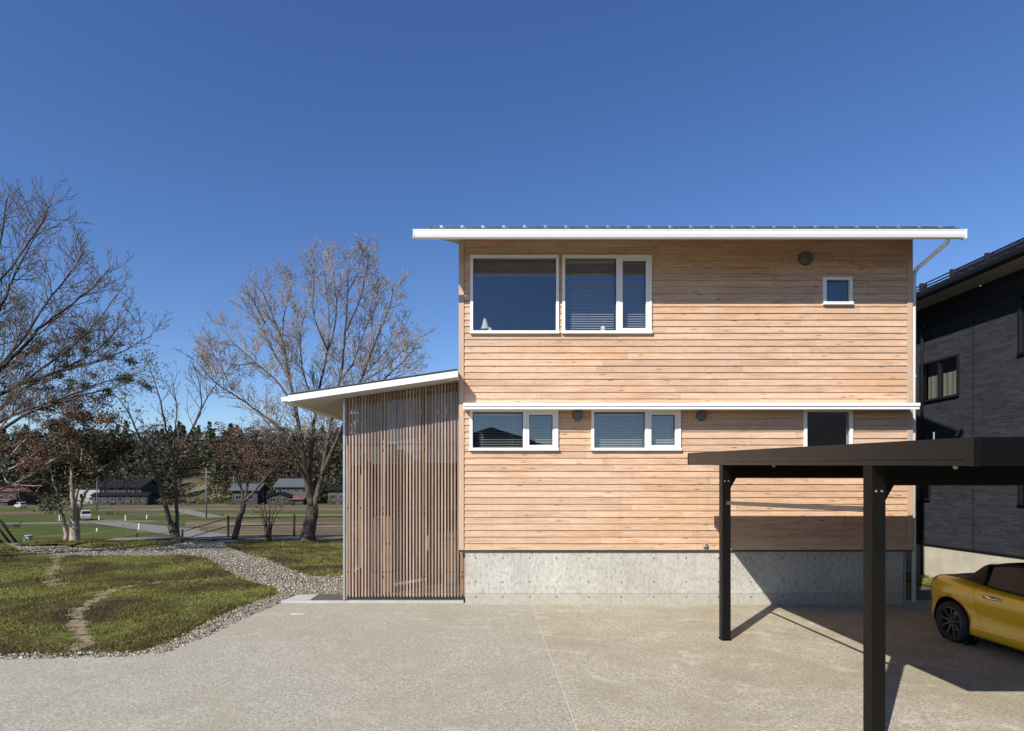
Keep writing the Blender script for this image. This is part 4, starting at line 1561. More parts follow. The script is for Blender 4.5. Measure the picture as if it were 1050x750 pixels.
# u, half width, sill z, shoulder z, deck z
ST = [(0.0, .52, .36, .74, .77), (0.05, .61, .27, .80, .83), (0.16, .68, .22, .86, .885), (0.36, .725, .19, .885, .92), (0.58, .737, .175, .885, .925),
      (0.85, .728, .165, .86, .90), (1.15, .712, .16, .835, .86), (1.6, .705, .155, .82, .83), (2.05, .712, .155, .81, .82), (2.45, .735, .16, .79, .83),
      (2.8, .735, .175, .735, .78), (3.08, .70, .19, .66, .70), (3.27, .60, .24, .57, .60), (3.37, .46, .32, .49, .51)]
def sect(u, n=36):
    hw, zl, zs_, zd = spline(ST, u)
    mid = zl + (zs_ - zl)
    pts = [(0, zl), (hw * .80, zl), (hw * .955, zl + .02), (hw * .985, zl + .09), (hw * .968, zl + .5 * (zs_ - zl) - .06), (hw * .985, zl + .62 * (zs_ - zl)),
           (hw * 1.0, zl + .78 * (zs_ - zl)), (hw * .975, zs_ - .05), (hw * .90, zs_ + .005), (hw * .74, zs_ + .55 * (zd - zs_) + .012), (hw * .4, zd), (0, zd)]
    L = [0]
    for i in range(1, len(pts)):
        L.append(L[-1] + math.hypot(pts[i][0] - pts[i - 1][0], pts[i][1] - pts[i - 1][1]))
    keys = [(l, *p) for l, p in zip(L, pts)]
    return [spline(keys, L[-1] * k / (n - 1)) for k in range(n)], L, keys
def cpt(u, v, z):
    return (CXC - v, CY0 - u, z)          # v>0 = near (left in the photo) side
us = [0, .02, .05, .09, .14, .2] + [0.2 + 0.065 * k for k in range(1, 45)] + [3.18, 3.23, 3.28, 3.32, 3.35, 3.37]
us = sorted(us)
rows = []
for u in us:
    s_, _, _ = sect(u)
    rows.append([cpt(u, v, z) for v, z in s_] + [cpt(u, -v, z) for v, z in reversed(s_[1:-1])])
b = MB()
b.grid(rows, closed=True)
nr = len(rows[0])
b.f.append(tuple(range(nr))); b.m.append(0)
b.f.append(tuple((len(rows) - 1) * nr + k for k in reversed(range(nr)))); b.m.append(0)
body = b.build('body', [M['paint'], M['black_trim']], car, smooth=True, fix=True)
WB = [(0.545, 0.283), (2.825, 0.283)]      # axle positions and tyre radii
def carve(ob, cutter_mb, solver='EXACT'):
    ct = cutter_mb.build('cutter', M['black_trim'], car, fix=True)
    md = ob.modifiers.new('cut', 'BOOLEAN')
    md.operation = 'DIFFERENCE'
    md.solver = solver
    md.object = ct
    bpy.context.view_layer.update()
    dg = bpy.context.evaluated_depsgraph_get()
    me = bpy.data.meshes.new_from_object(ob.evaluated_get(dg))
    ob.modifiers.clear()
    ob.data = me
    ORG.pop(ct.name, None)
    bpy.data.objects.remove(ct, do_unlink=True)
cut = MB()
for uu, rr in WB:
    for sgn in (1, -1):
        c = cpt(uu, sgn * 0.64, rr + 0.005)
        R_ = rr + 0.058
        cut.lathe([(0, -0.15), (R_, -0.15), (R_, 0.15), (0, 0.15)], c, 'x', 40)
carve(body, cut)
body.data.polygons.foreach_set('use_smooth', [True] * len(body.data.polygons))
# arch liners and floor: dark
for uu, rr in WB:
    for sgn in (1, -1):
        b = MB()
        c = cpt(uu, 0, rr + 0.005)
        R_ = rr + 0.056
        b.lathe([(R_, -sgn * 0.50), (R_, -sgn * 0.66)], c, 'x', 40)
        b.build('arch_liner', M['black_trim'], car)
for sgn in (1, -1):
    b = MB()
    b.grid([[cpt(u, sgn * (spline(ST, u)[0] * .99), .18), cpt(u, sgn * (spline(ST, u)[0] * .97), .125)] for u in [0.95 + 0.1 * k for k in range(15)]])
    b.build('side_skirt', M['black_trim'], car)
# wheels
for uu, rr in WB:
    for sgn in (1, -1):
        cx, cy, cz = cpt(uu, sgn * 0.615, rr)
        o = -sgn          # outward direction along x
        ty = MB()
        wv = 0.09
        ty.lathe([(rr * .70, -wv), (rr * .90, -wv * 1.04), (rr * .975, -wv * .9), (rr, -wv * .65), (rr, wv * .65), (rr * .975, wv * .9), (rr * .90, wv * 1.04), (rr * .70, wv)], (cx, cy, cz), 'x', 48)
        wl = thing('wheel', '', '', (cx, cy, cz))
        del wl['label'], wl['category']
        wl.parent = car
        wl.location = Vector((cx, cy, cz)) - ORG[car.name]
        ORG[wl.name] = Vector((cx, cy, cz))
        ty.build('tyre', M['tyre'], wl, smooth=True)
        rm = MB()
        rm.lathe([(rr * .71, o * -wv * .9), (rr * .70, o * wv * 0.98), (rr * .665, o * wv * 1.0), (rr * .64, o * wv * 0.8), (rr * .62, o * -wv * .5), (0.02, o * -wv * .5)], (cx, cy, cz), 'x', 40)
        for k in range(9):
            a = 2 * math.pi * k / 9 + 0.2
            for da in (-0.0,):
                ca, sa = math.cos(a), math.sin(a)
                w2 = 0.012
                x0, x1 = cx + o * wv * .55, cx + o * wv * .92
                p = []
                for rad, xx0, xx1, ww in ((0.03, x0 - o * .01, x1 - o * .012, w2 * 1.3), (rr * .665, x0 + o * .01, x1, w2)):
                    for xx in (xx0, xx1):
                        for sg in (-1, 1):
                            p.append((xx, cy + rad * ca - sg * ww * sa, cz + rad * sa + sg * ww * ca))
                q = [p[0], p[1], p[5], p[4], p[2], p[3], p[7], p[6]]
                rm.hexa(q)
        rm.lathe([(0.0, o * wv * .93), (0.028, o * wv * .92), (0.038, o * wv * .82), (0.045, o * wv * .5)], (cx, cy, cz), 'x', 20)
        rm.build('rim', M['alloy'], wl, fix=True)
        dk = MB()
        dk.lathe([(0.0, o * 0.0), (rr * .45, o * 0.0), (rr * .45, o * 0.012), (0, o * 0.012)], (cx, cy, cz), 'x', 24)
        dk.build('brake_disc', M['steel'], wl)
# doors: panels standing 4 mm proud, with a rounded rear edge
def side_pt(u, t, sgn, off):
    s_, L, keys = sect(u)
    i0, i1 = L[3], L[8]
    p = spline(keys, i0 + (i1 - i0) * t)
    return cpt(u, sgn * (p[0] + off), p[1])
for sgn in (1, -1):
    rows = []
    for i in range(22):
        t = i / 21
        ua = 0.93 + 0.17 * (1 - t) ** 2.2 + 0.03 * t
        ub = 2.08 + 0.05 * t
        rows.append([side_pt(ua + (ub - ua) * k / 18, t * 0.985, sgn, 0.006 if 0 < k < 18 and 0 < i < 21 else 0.0035) for k in range(19)])
    b = MB()
    b.grid(rows)
    d = b.build('door', M['paint'], car, smooth=True, fix=True)
    b = MB()
    e0 = [side_pt(0.93 + 0.17 * (1 - i / 21) ** 2.2 + 0.03 * i / 21 - 0.006, i / 21, sgn, 0.0022) for i in range(22)]
    e1 = [side_pt(0.93 + 0.17 * (1 - i / 21) ** 2.2 + 0.03 * i / 21 + 0.004, i / 21, sgn, 0.0030) for i in range(22)]
    b.grid([e0, e1])
    b.build('door_gap', M['black_trim'], d)
    # handle
    b = MB()
    hp = [side_pt(u, 0.80, sgn, o) for u, o in ((1.12, 0.004), (1.14, 0.03), (1.24, 0.038), (1.33, 0.03), (1.36, 0.004))]
    b.tube(hp, [0.010, 0.018, 0.021, 0.018, 0.010], 8)
    b.build('handle', M['chrome'], d, smooth=True)
# lower body crease
for sgn in (1, -1):
    b = MB()
    b.grid([[side_pt(0.93 + 1.2 * k / 20, 0.10 + 0.05 * (k / 20), sgn, o) for k in range(21)] for o in (0.002, 0.014)] + [[side_pt(0.93 + 1.2 * k / 20, 0.055 + 0.05 * (k / 20), sgn, 0.010) for k in range(21)]])
    b.build('sill_crease', M['paint'], car, smooth=True, fix=True)
# cabin: soft top, side windows, windscreen, rear buttresses
def cab(u):      # belt half width, belt z, roof half width, roof z
    return spline([(0.62, .60, .905, .53, .925), (0.78, .605, .885, .53, 1.03), (0.95, .61, .865, .52, 1.15), (1.2, .615, .85, .51, 1.195), (1.5, .62, .835, .505, 1.21), (1.72, .62, .83, .505, 1.18), (2.0, .625, .825, .55, 1.01), (2.32, .63, .82, .60, .845)], u)
b = MB()
rows = []
for k in range(25):
    u = 0.62 + (1.72 - 0.62) * k / 24
    bw, bz_, rw, rz_ = cab(u)
    rows.append([cpt(u, s * rw * q, rz_ - 0.03 * q ** 4 - (0.012 if abs(q) > .99 else 0)) for s, q in [(1, 1), (1, .9), (1, .7), (1, .4), (1, 0), (-1, .4), (-1, .7), (-1, .9), (-1, 1)]])
b.grid(rows)
b.build('soft_top', M['soft_top'], car, smooth=True, fix=True)
for sgn in (1, -1):
    b = MB()
    rows = []
    for k in range(20):
        u = 0.98 + (2.15 - 0.98) * k / 19
        bw, bz_, rw, rz_ = cab(u)
        rows.append([cpt(u, sgn * (rw + (bw - rw) * q), (rz_ - 0.045) + (bz_ - rz_ + 0.045) * q) for q in (0.02, 1.0)])
    b.grid(rows)
    w_ = b.build('side_window', M['car_glass'], car, fix=True)
    b = MB()
    e = [cpt(0.98 + 1.17 * k / 19, sgn * (cab(0.98 + 1.17 * k / 19)[2] + 0.008), cab(0.98 + 1.17 * k / 19)[3] - 0.035) for k in range(20)]
    b.tube(e, 0.016, 6)
    bw, bz_, rw, rz_ = cab(1.0)
    b.tube([cpt(1.0, sgn * (rw + 0.01), rz_ - 0.03), cpt(1.0, sgn * (bw + 0.004), bz_)], 0.022, 6)
    e = [cpt(0.98 + 1.17 * k / 19, sgn * (cab(0.98 + 1.17 * k / 19)[0] + 0.006), cab(0.98 + 1.17 * k / 19)[1] + 0.004) for k in range(20)]
    b.tube(e, 0.012, 6)
    b.build('window_seal', M['black_trim'], w_, smooth=True)
    # buttress behind the door window
    b = MB()
    rows = []
    for k in range(12):
        u = 0.60 + (1.02 - 0.60) * k / 11
        bw, bz_, rw, rz_ = cab(max(u, .62))
        rows.append([cpt(u, sgn * (bw + 0.012), bz_ - 0.02), cpt(u, sgn * (bw + .004) * 0.995, bz_ + 0.1 * (rz_ - bz_)), cpt(u, sgn * (rw + 0.02), rz_ - 0.02), cpt(u, sgn * (rw - 0.08), rz_ + 0.004)])
    b.grid(rows)
    b.build('buttress', M['black_trim'], car, smooth=True, fix=True)
    # mirror
    b = MB()
    mc = cpt(2.0, sgn * 0.78, 0.93)
    b.lathe([(0, -0.085), (0.035, -0.08), (0.055, -0.05), (0.062, 0.0), (0.058, 0.05), (0.04, 0.08), (0, 0.085)], mc, 'x', 16)
    b.v = [(x, mc[1] + (y - mc[1]) * 0.8, z) for x, y, z in b.v]
    m_ = b.build('mirror', M['black_trim'], car, smooth=True, fix=True)
    b = MB()
    b.tube([cpt(2.03, sgn * 0.63, 0.85), cpt(2.0, sgn * 0.72, 0.90)], 0.018, 8)
    b.build('mirror_arm', M['black_trim'], m_)
b = MB()
rows = []
for k in range(14):
    u = 1.73 + (2.34 - 1.73) * k / 13
    bw, bz_, rw, rz_ = cab(min(u, 2.32))
    rows.append([cpt(u, rw * q, rz_ + 0.012 * (1 - q * q)) for q in (1, .75, .5, .25, 0, -.25, -.5, -.75, -1)])
b.grid(rows)
b.build('windscreen', M['car_glass'], car, smooth=True, fix=True)
# engine cover between the buttresses
b = MB()
rows = []
for k in range(14):
    u = 0.20 + 0.52 * k / 13
    hw, zl, zs_, zd = spline(ST, u)
    rows.append([cpt(u, hw * 0.80 * q, zs_ + (zd - zs_) * (1 - abs(q) ** 2) + 0.014 + 0.012 * math.sin(math.pi * k / 13)) for q in (1, .9, .7, .4, 0, -.4, -.7, -.9, -1)])
b.grid(rows)
b.build('engine_cover', M['deck'], car, smooth=True, fix=True)
# lamps
for sgn in (1, -1):
    c = cpt(0.035, sgn * 0.50, 0.66)
    b = MB()
    b.lathe([(0, 0.05), (0.05, 0.045), (0.075, 0.02), (0.08, -0.03)], c, 'y', 20)
    b.build('tail_lamp', M['lamp_red'], car, smooth=True)
    b = MB()
    b.grid([[cpt(u, sgn * v, z) for u, v, z in r_] for r_ in
            ([(3.0, .69, .60), (3.12, .655, .58), (3.24, .57, .55), (3.31, .47, .52)], [(2.96, .70, .66), (3.1, .65, .645), (3.23, .56, .60), (3.30, .46, .565)])])
    b.build('headlight', M['lamp_clear'], car, smooth=True, fix=True)
# ------------------------------------------------------------------ overhead cable and pole at the right
t = thing('utility_pole', 'concrete utility pole behind the neighbouring house carrying a cable', 'utility pole', (21.7, 20.4, 0))
b = MB(); b.tube([(21.7, 20.4, -0.1), (21.7, 20.4, 13.4)], [0.17, 0.11], 12); b.build('pole_shaft', plain('pole_concrete', (0.33, 0.32, 0.3), 0.8), t, smooth=True)
b = MB(); b.box(20.9, 22.5, 20.22, 20.29, 12.9, 13.0); b.build('cross_arm', M['steel'], t)
b = MB()
a_, c_ = Vector((21.7, 20.2, 12.95)), Vector((10.2, 17.7, 6.75))
b.tube([a_.lerp(c_, k / 16) - Vector((0, 0, 0.5 * math.sin(math.pi * k / 16))) for k in range(17)], 0.013, 5)
tag(b.build('overhead_cable', M['nb_black']), 'thin black cable rising over the tiled roof of the neighbouring house', 'cable')
# ------------------------------------------------------------------ trees near the garden
class Tree:
    def __init__(s, name, label, cat, base, seed, group=None):
        s.root = thing(name, label, cat, base, group)
        s.trunk, s.twigs = MB(), MB()
        s.r = random.Random(seed)
        s.tips = []
    def limb(s, pts, r0, r1, n=8):
        """a main limb through measured points, smoothed"""
        pts = [Vector(p) for p in pts]
        out = []
        for i in range(len(pts) - 1):
            p0, p1, p2, p3 = pts[max(0, i - 1)], pts[i], pts[i + 1], pts[min(len(pts) - 1, i + 2)]
            for k in range(4):
                out.append(cr(p0, p1, p2, p3, k / 4))
        out.append(pts[-1])
        out = [p + Vector((s.r.uniform(-1, 1), s.r.uniform(-1, 1), s.r.uniform(-1, 1))) * 0.02 for p in out]
        m = len(out)
        rad = [r0 + (r1 - r0) * (i / (m - 1)) ** 0.8 for i in range(m)]
        s.trunk.tube(out, rad, n)
        return out, rad
    def sprout(s, path, rad, depth, dens, L, t0=0.2, up=0.35, spread=1.0, r_min=0.0045):
        """side branches along a path; they branch again until depth 0"""
        r = s.r
        m = len(path)
        total = sum((path[i + 1] - path[i]).length for i in range(m - 1))
        cnt = max(2, int(total * dens * (1 - t0)))
        for k in range(cnt):
            t = t0 + (1 - t0) * (k + r.random()) / cnt
            i = min(m - 2, int(t * (m - 1)))
            f = t * (m - 1) - i
            p = path[i].lerp(path[i + 1], f)
            d = (path[i + 1] - path[i]).normalized()
            side = Vector((r.gauss(0, 1), r.gauss(0, 1), r.gauss(0, 1)))
            side = (side - d * side.dot(d)).normalized()
            nd = (d * r.uniform(0.45, 0.95) + side * spread * r.uniform(0.5, 1.0) + Vector((0, 0, up * r.uniform(0.3, 1.2)))).normalized()
            ln = L * (1.1 - 0.55 * t) * r.uniform(0.55, 1.15)
            rr = max(r_min * 1.2, min(rad[i] * 0.6, 0.011 * ln + 0.003))
            s.branch(p, nd, ln, rr, depth, dens, up, spread, r_min)
    def branch(s, p, d, ln, rr, depth, dens, up, spread, r_min):
        r = s.r
        n = 5 if depth > 0 else 4
        pts = [p.copy()]
        for k in range(n):
            d = (d + Vector((r.gauss(0, .13), r.gauss(0, .13), r.gauss(0, .11) + up * 0.10))).normalized()
            pts.append(pts[-1] + d * ln / n)
        rads = [max(r_min, rr + (r_min - rr) * i / n) for i in range(n + 1)]
        s.twigs.tube(pts, rads, 4 if rr > 0.012 else 3, cap=False)
        if depth > 0:
            s.sprout(pts, rads, depth - 1, dens * 1.35, ln * 0.55, 0.12, up, spread, r_min)
        s.tips.append(pts[-1])
    def leaves(s, pts, n, size, spread, mat, name='foliage', flat=0.6):
        r = s.r
        V = []
        for _ in range(n):
            c = r.choice(pts)
            sg = spread
            q = Vector(c) + Vector((r.gauss(0, sg), r.gauss(0, sg), r.gauss(0, sg * flat)))
            a = Vector((r.gauss(0, 1), r.gauss(0, 1), r.gauss(0, .6))).normalized()
            b_ = a.orthogonal().normalized()
            b_ = (b_ + a.cross(b_) * r.uniform(-1, 1)).normalized()
            L_ = size * r.uniform(0.6, 1.3)
            W_ = L_ * 0.45
            V += [q - a * L_ / 2, q + b_ * W_ / 2, q + a * L_ / 2, q - b_ * W_ / 2]
        V = np.array([tuple(v) for v in V])
        return np_obj(name, V, np.arange(len(V)).reshape(-1, 4), mat, s.root)
    def done(s, bark, twig):
        if s.trunk.v:
            s.trunk.build('trunk', bark, s.root, smooth=True)
        if s.twigs.v:
            s.twigs.build('crown', twig, s.root, smooth=True)
        return s.root

def pl(pts, Y, dy=0.0, r=None):
    """limb through photo pixels at depth Y drifting by dy"""
    m = len(pts)
    return [P(px, py, Y + dy * (i / max(1, m - 1)) + (r.uniform(-.15, .15) if r else 0)) for i, (px, py) in enumerate(pts)]

# 1 — the large bare tree beside the porch
Y1 = 22.8
bz1 = P(316, 556, Y1)
T = Tree('bare_tree', 'tall bare spreading tree with forked trunk behind the slatted porch', 'tree', (bz1.x, Y1, 0), 21)
T.limb([(bz1.x - .05, Y1, -0.1), (bz1.x - .02, Y1, 0.05), (bz1.x, Y1, 0.25)] + pl([(318, 538), (320.5, 520)], Y1), 0.36, 0.22, 12)
L1 = [
    ([(320.5, 522), (330, 490), (335, 457), (341, 425), (349, 388), (354, 339), (357, 290), (359, 262)], .17, .012, 0.3),
    ([(319, 524), (315, 491), (309, 457), (304, 423), (297, 389), (289, 349), (278, 322), (268, 296)], .17, .012, -0.6),
    ([(319, 518), (318, 484), (320, 452), (324, 420), (329, 392), (336, 358), (337, 320), (331, 268)], .14, .012, 1.2),
    ([(330, 488), (346, 450), (354, 430), (368, 395), (384, 352), (398, 318), (404, 292)], .12, .010, -1.4),
    ([(346, 450), (366, 425), (391, 392), (412, 372), (428, 352)], .085, .010, -1.0),
    ([(309, 458), (292, 443), (265, 422), (238, 404), (218, 390), (200, 368)], .085, .009, -1.6),
    ([(304, 424), (287, 395), (262, 372), (240, 352), (222, 330)], .07, .009, 1.4),
    ([(297, 389), (280, 360), (262, 325), (246, 306)], .06, .009, 1.0),
    ([(318, 500), (300, 470), (290, 452), (278, 438), (262, 420)], .07, .010, -1.2),
    ([(336, 360), (345, 325), (343, 290), (340, 262)], .05, .008, 0.8),
    ([(354, 340), (368, 310), (376, 280), (378, 258)], .05, .008, -0.8),
    ([(289, 350), (292, 320), (298, 296), (296, 285)], .045, .008, 1.2),
    ([(349, 390), (362, 372), (374, 340), (392, 300)], .05, .008, 1.5),
    ([(324, 420), (312, 385), (308, 350), (315, 310)], .055, .008, -1.5),
    ([(341, 425), (358, 404), (378, 380), (402, 352), (418, 330)], .06, .008, 2.0),
    ([(357, 300), (366, 280), (372, 262)], .03, .007, .6),
    ([(368, 395), (396, 376), (416, 358), (430, 345)], .045, .007, 1.0),
    ([(262, 372), (240, 374), (220, 366), (208, 354)], .04, .007, .5),
    ([(272, 332), (262, 312), (262, 290)], .035, .007, -.8),
    ([(238, 400), (226, 376), (212, 348)], .035, .007, 1.2),
    ([(391, 392), (412, 384), (428, 376)], .035, .007, .8),
    ([(336, 358), (322, 325), (322, 290), (318, 266)], .04, .007, -1.2),
    ([(384, 352), (380, 318), (388, 286)], .035, .007, 1.2),
]
for pts, r0, r1, dy in L1:
    path, rad = T.limb(pl(pts, Y1, dy, T.r), r0 * .8, r1)
    T.sprout(path, rad, 2, 6.2, 1.4, 0.24, 0.34, 0.95, 0.0068)
T.leaves(T.tips, 9000, 0.05, 0.06, M['leaf_tan'], 'buds')
T.done(M['bark'], M['twig'])

# 2 — twin-stemmed leaning tree left of it
Y2 = 22.3
b2 = P(181, 560, Y2)
T = Tree('bare_tree', 'slender bare tree with two leaning stems joined at the base', 'tree', (b2.x, Y2, 0), 33)
T.limb([(b2.x + .1, Y2, -.1), (b2.x + .05, Y2, .1)] + pl([(180, 550), (174, 535)], Y2), .2, .13, 10)
L2 = [([(176, 540), (171, 523), (162, 492), (154, 471), (142, 446), (128, 418), (112, 398)], .125, .012, -.8),
      ([(182, 552), (181, 530), (180, 496), (177.5, 468), (180, 440), (181, 415), (176, 385)], .10, .010, .5),
      ([(178, 478), (186, 458), (198, 438), (210, 412), (226, 388), (240, 372)], .07, .008, .6),
      ([(177, 466), (170, 440), (165, 412), (157, 388), (150, 366)], .07, .008, -.5),
      ([(198, 438), (206, 420), (205, 395), (198, 372)], .045, .008, -.7),
      ([(154, 471), (150, 455), (158, 440), (172, 428)], .04, .008, 1.0),
      ([(142, 446), (128, 438), (112, 432), (98, 420)], .05, .008, 1.0)]
for pts, r0, r1, dy in L2:
    path, rad = T.limb(pl(pts, Y2, dy, T.r), r0 * .85, r1, 7)
    T.sprout(path, rad, 2, 3.4, 1.4, 0.36, 0.35, 1.0, 0.006)
T.leaves([t for t in T.tips if t.x < P(165, 400, Y2).x], 700, 0.10, 0.10, M['leaf_olive'])
T.done(M['bark'], M['twig_dark'])

# 3 — small russet tree at the fence
Y3 = 24.2
b3 = P(241, 553, Y3)
T = Tree('budding_tree', 'small tree with russet buds leaning beside the wire fence', 'tree', (b3.x, Y3, 0), 44)
T.limb([(b3.x, Y3, -.1)] + pl([(241, 552), (243.5, 540), (247, 528), (250, 516)], Y3), .15, .10, 9)
L3 = [([(250, 516), (247, 500), (236, 480), (224, 465), (214, 450)], .06, .008, -.6),
      ([(250, 516), (255, 490), (256, 470), (252, 452), (254, 440)], .065, .008, .4),
      ([(252, 513), (264, 500), (274, 488), (285, 470), (294, 455)], .065, .008, -.2),
      ([(255, 490), (268, 470), (272, 452), (270, 440)], .04, .007, .9),
      ([(247, 500), (242, 476), (238, 456), (236, 442)], .04, .007, .8),
      ([(274, 488), (290, 474), (304, 462)], .035, .007, -.8)]
for pts, r0, r1, dy in L3:
    path, rad = T.limb(pl(pts, Y3, dy, T.r), r0, r1, 7)
    T.sprout(path, rad, 2, 3.2, 1.05, 0.2, 0.25, 1.0, 0.0055)
T.leaves(T.tips, 6000, 0.055, 0.12, M['leaf_rust'], 'buds')
T.done(M['bark'], M['twig_red'])

# 4 — bare shrub
Y4 = 22.6
b4 = P(276, 559, Y4)
T = Tree('bare_shrub', 'low bare multi-stemmed shrub between the russet tree and the tall bare tree', 'shrub', (b4.x, Y4, 0), 55)
for (tx, ty, dy, r0) in ((264, 516, .3, .03), (270, 508, -.3, .045), (277, 502, 0, .05), (285, 512, .3, .03), (291, 522, -.3, .025), (258, 528, .1, .02)):
    path, rad = T.limb([(b4.x + (tx - 276) * .004, Y4, -.05)] + pl([(275.5 + (tx - 276) * .25, 540), (276 + (tx - 276) * .6, 526), (tx, ty)], Y4, dy), r0, .007, 6)
    T.sprout(path, rad, 1, 3.0, 0.55, 0.3, 0.4, 0.8, 0.005)
T.done(M['bark_dark'], M['twig_dark'])

# 5 — pale-trunked evergreen on the mound
Y5 = 21.5
b5 = P(75, 554, Y5)
T = Tree('evergreen_tree', 'olive-leaved tree with pale twin trunks on the mossy mound', 'tree', (b5.x, Y5, 0.05), 66)
T.limb([(b5.x + .08, Y5, -.1), (b5.x + .06, Y5, .15)] + pl([(76.5, 540), (77, 530)], Y5), .21, .15, 10)
L5 = [([(77, 532), (75, 518), (74, 498), (72, 470), (66, 440)], .12, .03, -.5),
      ([(78, 532), (83, 516), (89, 503), (97, 488), (104, 460)], .10, .02, .5),
      ([(76, 520), (80, 496), (84, 468), (88, 440)], .08, .02, .9),
      ([(69, 554), (67, 542), (64, 530), (60, 514), (56, 496), (50, 468)], .10, .02, -.4),
      ([(97, 488), (112, 476), (124, 470)], .04, .012, -.4),
      ([(60, 514), (52, 508), (46, 510)], .03, .01, -.3)]
for pts, r0, r1, dy in L5:
    path, rad = T.limb(pl(pts, Y5, dy, T.r), r0, r1, 8)
    T.sprout(path, rad, 2, 2.6, 1.1, 0.45, 0.3, 1.0, 0.007)
cl = [P(T.r.gauss(93, 22), T.r.uniform(408, 494), Y5 + T.r.gauss(0, .9)) for _ in range(60)]
cl = [c for c in cl if abs(c.x - P(92, 450, Y5).x) < 1.7]
T.leaves([t for t in T.tips if t.z > 2.0], 15000, 0.10, 0.16, M['leaf_olive'])
T.leaves(cl, 4500, 0.10, 0.25, M['leaf_olive'], 'inner_foliage')
low = [P(T.r.uniform(44, 66), T.r.uniform(508, 523), Y5 - .4 + T.r.gauss(0, .15)) for _ in range(12)]
T.leaves(low, 700, 0.10, 0.12, M['leaf_grey'], 'low_foliage')
T.done(M['bark_pale'], M['twig'])

# 6 — large bare tree at the left edge
Y6 = 16.5
b6 = P(-75, 560, Y6)
T = Tree('bare_tree', 'wide bare tree reaching into the picture from the left edge', 'tree', (b6.x, Y6, 0), 77)
T.limb([(b6.x, Y6, -.1)] + pl([(-74, 545), (-72, 510), (-68, 478)], Y6), .30, .2, 10)
L6 = [([(-68, 480), (-40, 430), (-15, 392), (14, 366), (40, 338), (60, 322), (92, 298), (113, 275)], .14, .010, -.5),
      ([(-68, 478), (-50, 420), (-35, 360), (-15, 300), (0, 250), (8, 200)], .15, .010, .5),
      ([(-40, 430), (-20, 360), (6, 305), (25, 262), (48, 220)], .09, .009, .8),
      ([(-15, 392), (20, 352), (48, 310), (72, 280), (86, 258)], .07, .009, -1.0),
      ([(-64, 470), (-20, 420), (20, 395), (62, 380), (100, 358), (130, 328)], .11, .009, 1.2),
      ([(20, 395), (60, 366), (94, 336), (120, 302)], .06, .008, -.8),
      ([(62, 380), (98, 372), (130, 358), (156, 344)], .05, .008, .4),
      ([(-10, 300), (20, 262), (40, 232), (52, 210)], .05, .008, -.9),
      ([(-64, 474), (-24, 446), (20, 424), (64, 408), (110, 392), (150, 380)], .09, .008, -1.2),
      ([(-50, 420), (-30, 330), (-24, 260), (-20, 200)], .08, .009, -.6)]
for pts, r0, r1, dy in L6:
    path, rad = T.limb(pl(pts, Y6, dy, T.r), r0 * .62, r1, 7)
    T.sprout(path, rad, 2, 6.0, 1.4, 0.18, 0.32, 0.85, 0.005)
T.done(M['bark_dark'], M['twig_dark'])

# 7 — evergreen at the left edge
Y7 = 18.5
b7 = P(-30, 562, Y7)
T = Tree('evergreen_tree', 'dark broadleaf evergreen behind the bare branches at the left edge', 'tree', (b7.x, Y7, 0), 88)
T.limb([(b7.x, Y7, -.1)] + pl([(-30, 545), (-28, 490), (-22, 430), (-18, 370), (-14, 310)], Y7), .2, .04, 9)
for pts, r0, dy in (([(-26, 450), (10, 410), (50, 385), (90, 372), (120, 368)], .07, .5), ([(-20, 400), (15, 370), (50, 352), (80, 345)], .05, -.4), ([(-18, 360), (0, 335), (14, 318)], .04, .3), ([(-26, 460), (20, 430), (60, 412), (100, 402), (140, 392)], .06, -.3)):
    path, rad = T.limb(pl(pts, Y7, dy, T.r), r0, .008, 6)
    T.sprout(path, rad, 2, 2.6, 0.95, 0.2, 0.3, 0.9, 0.006)
cl = [P(px + T.r.gauss(0, sx_), py + T.r.gauss(0, sy_), Y7 + T.r.gauss(0, .6)) for px, py, sx_, sy_, n in
      [(4, 292, 7, 8, 10), (8, 336, 11, 7, 12), (12, 372, 20, 8, 16), (50, 384, 24, 8, 16), (96, 380, 22, 8, 12), (130, 374, 14, 8, 7), (20, 400, 24, 8, 14), (-25, 340, 20, 35, 20), (70, 402, 30, 8, 9), (120, 396, 16, 7, 5)] for _ in range(n)]
T.leaves(T.tips, 9000, 0.075, 0.09, M['leaf_green'])
T.leaves(cl, 3000, 0.075, 0.26, M['leaf_green'], 'leaf_clumps')
T.done(M['bark_dark'], M['twig_dark'])

# 8 — russet-leaved tree with pale boughs
Y8 = 17.6
b8 = P(-62, 566, Y8)
T = Tree('budding_tree', 'russet-leaved tree with pale drooping boughs at the left edge', 'tree', (b8.x, Y8, 0), 99)
T.limb([(b8.x, Y8, -.1)] + pl([(-60, 550), (-55, 525), (-45, 512)], Y8), .16, .11, 9)
L8 = [([(-45, 512), (-10, 506), (25, 491), (58, 469), (90, 443)], .055, .012, -.6),
      ([(-46, 514), (-15, 490), (8, 470), (32, 447), (60, 430), (92, 418)], .05, .010, .3),
      ([(-48, 516), (-20, 470), (0, 440), (24, 415), (52, 398)], .055, .010, .6),
      ([(0, 478), (8, 494), (24, 498), (44, 498)], .022, .008, -.5),
      ([(-15, 490), (20, 476), (48, 456), (70, 440)], .035, .008, -.9)]
for pts, r0, r1, dy in L8:
    path, rad = T.limb(pl(pts, Y8, dy, T.r), r0, r1, 7)
    T.sprout(path, rad, 2, 2.8, 1.15, 0.3, 0.4, 1.0, 0.006)
cl = [P(T.r.uniform(-30, 108), T.r.gauss(424, 22), Y8 + T.r.gauss(0, .7)) for _ in range(90)]
T.leaves([t for t in T.tips if t.z > 2.6], 8500, 0.06, 0.09, M['leaf_rust'])
T.done(M['bark_pale'], M['twig_red'])

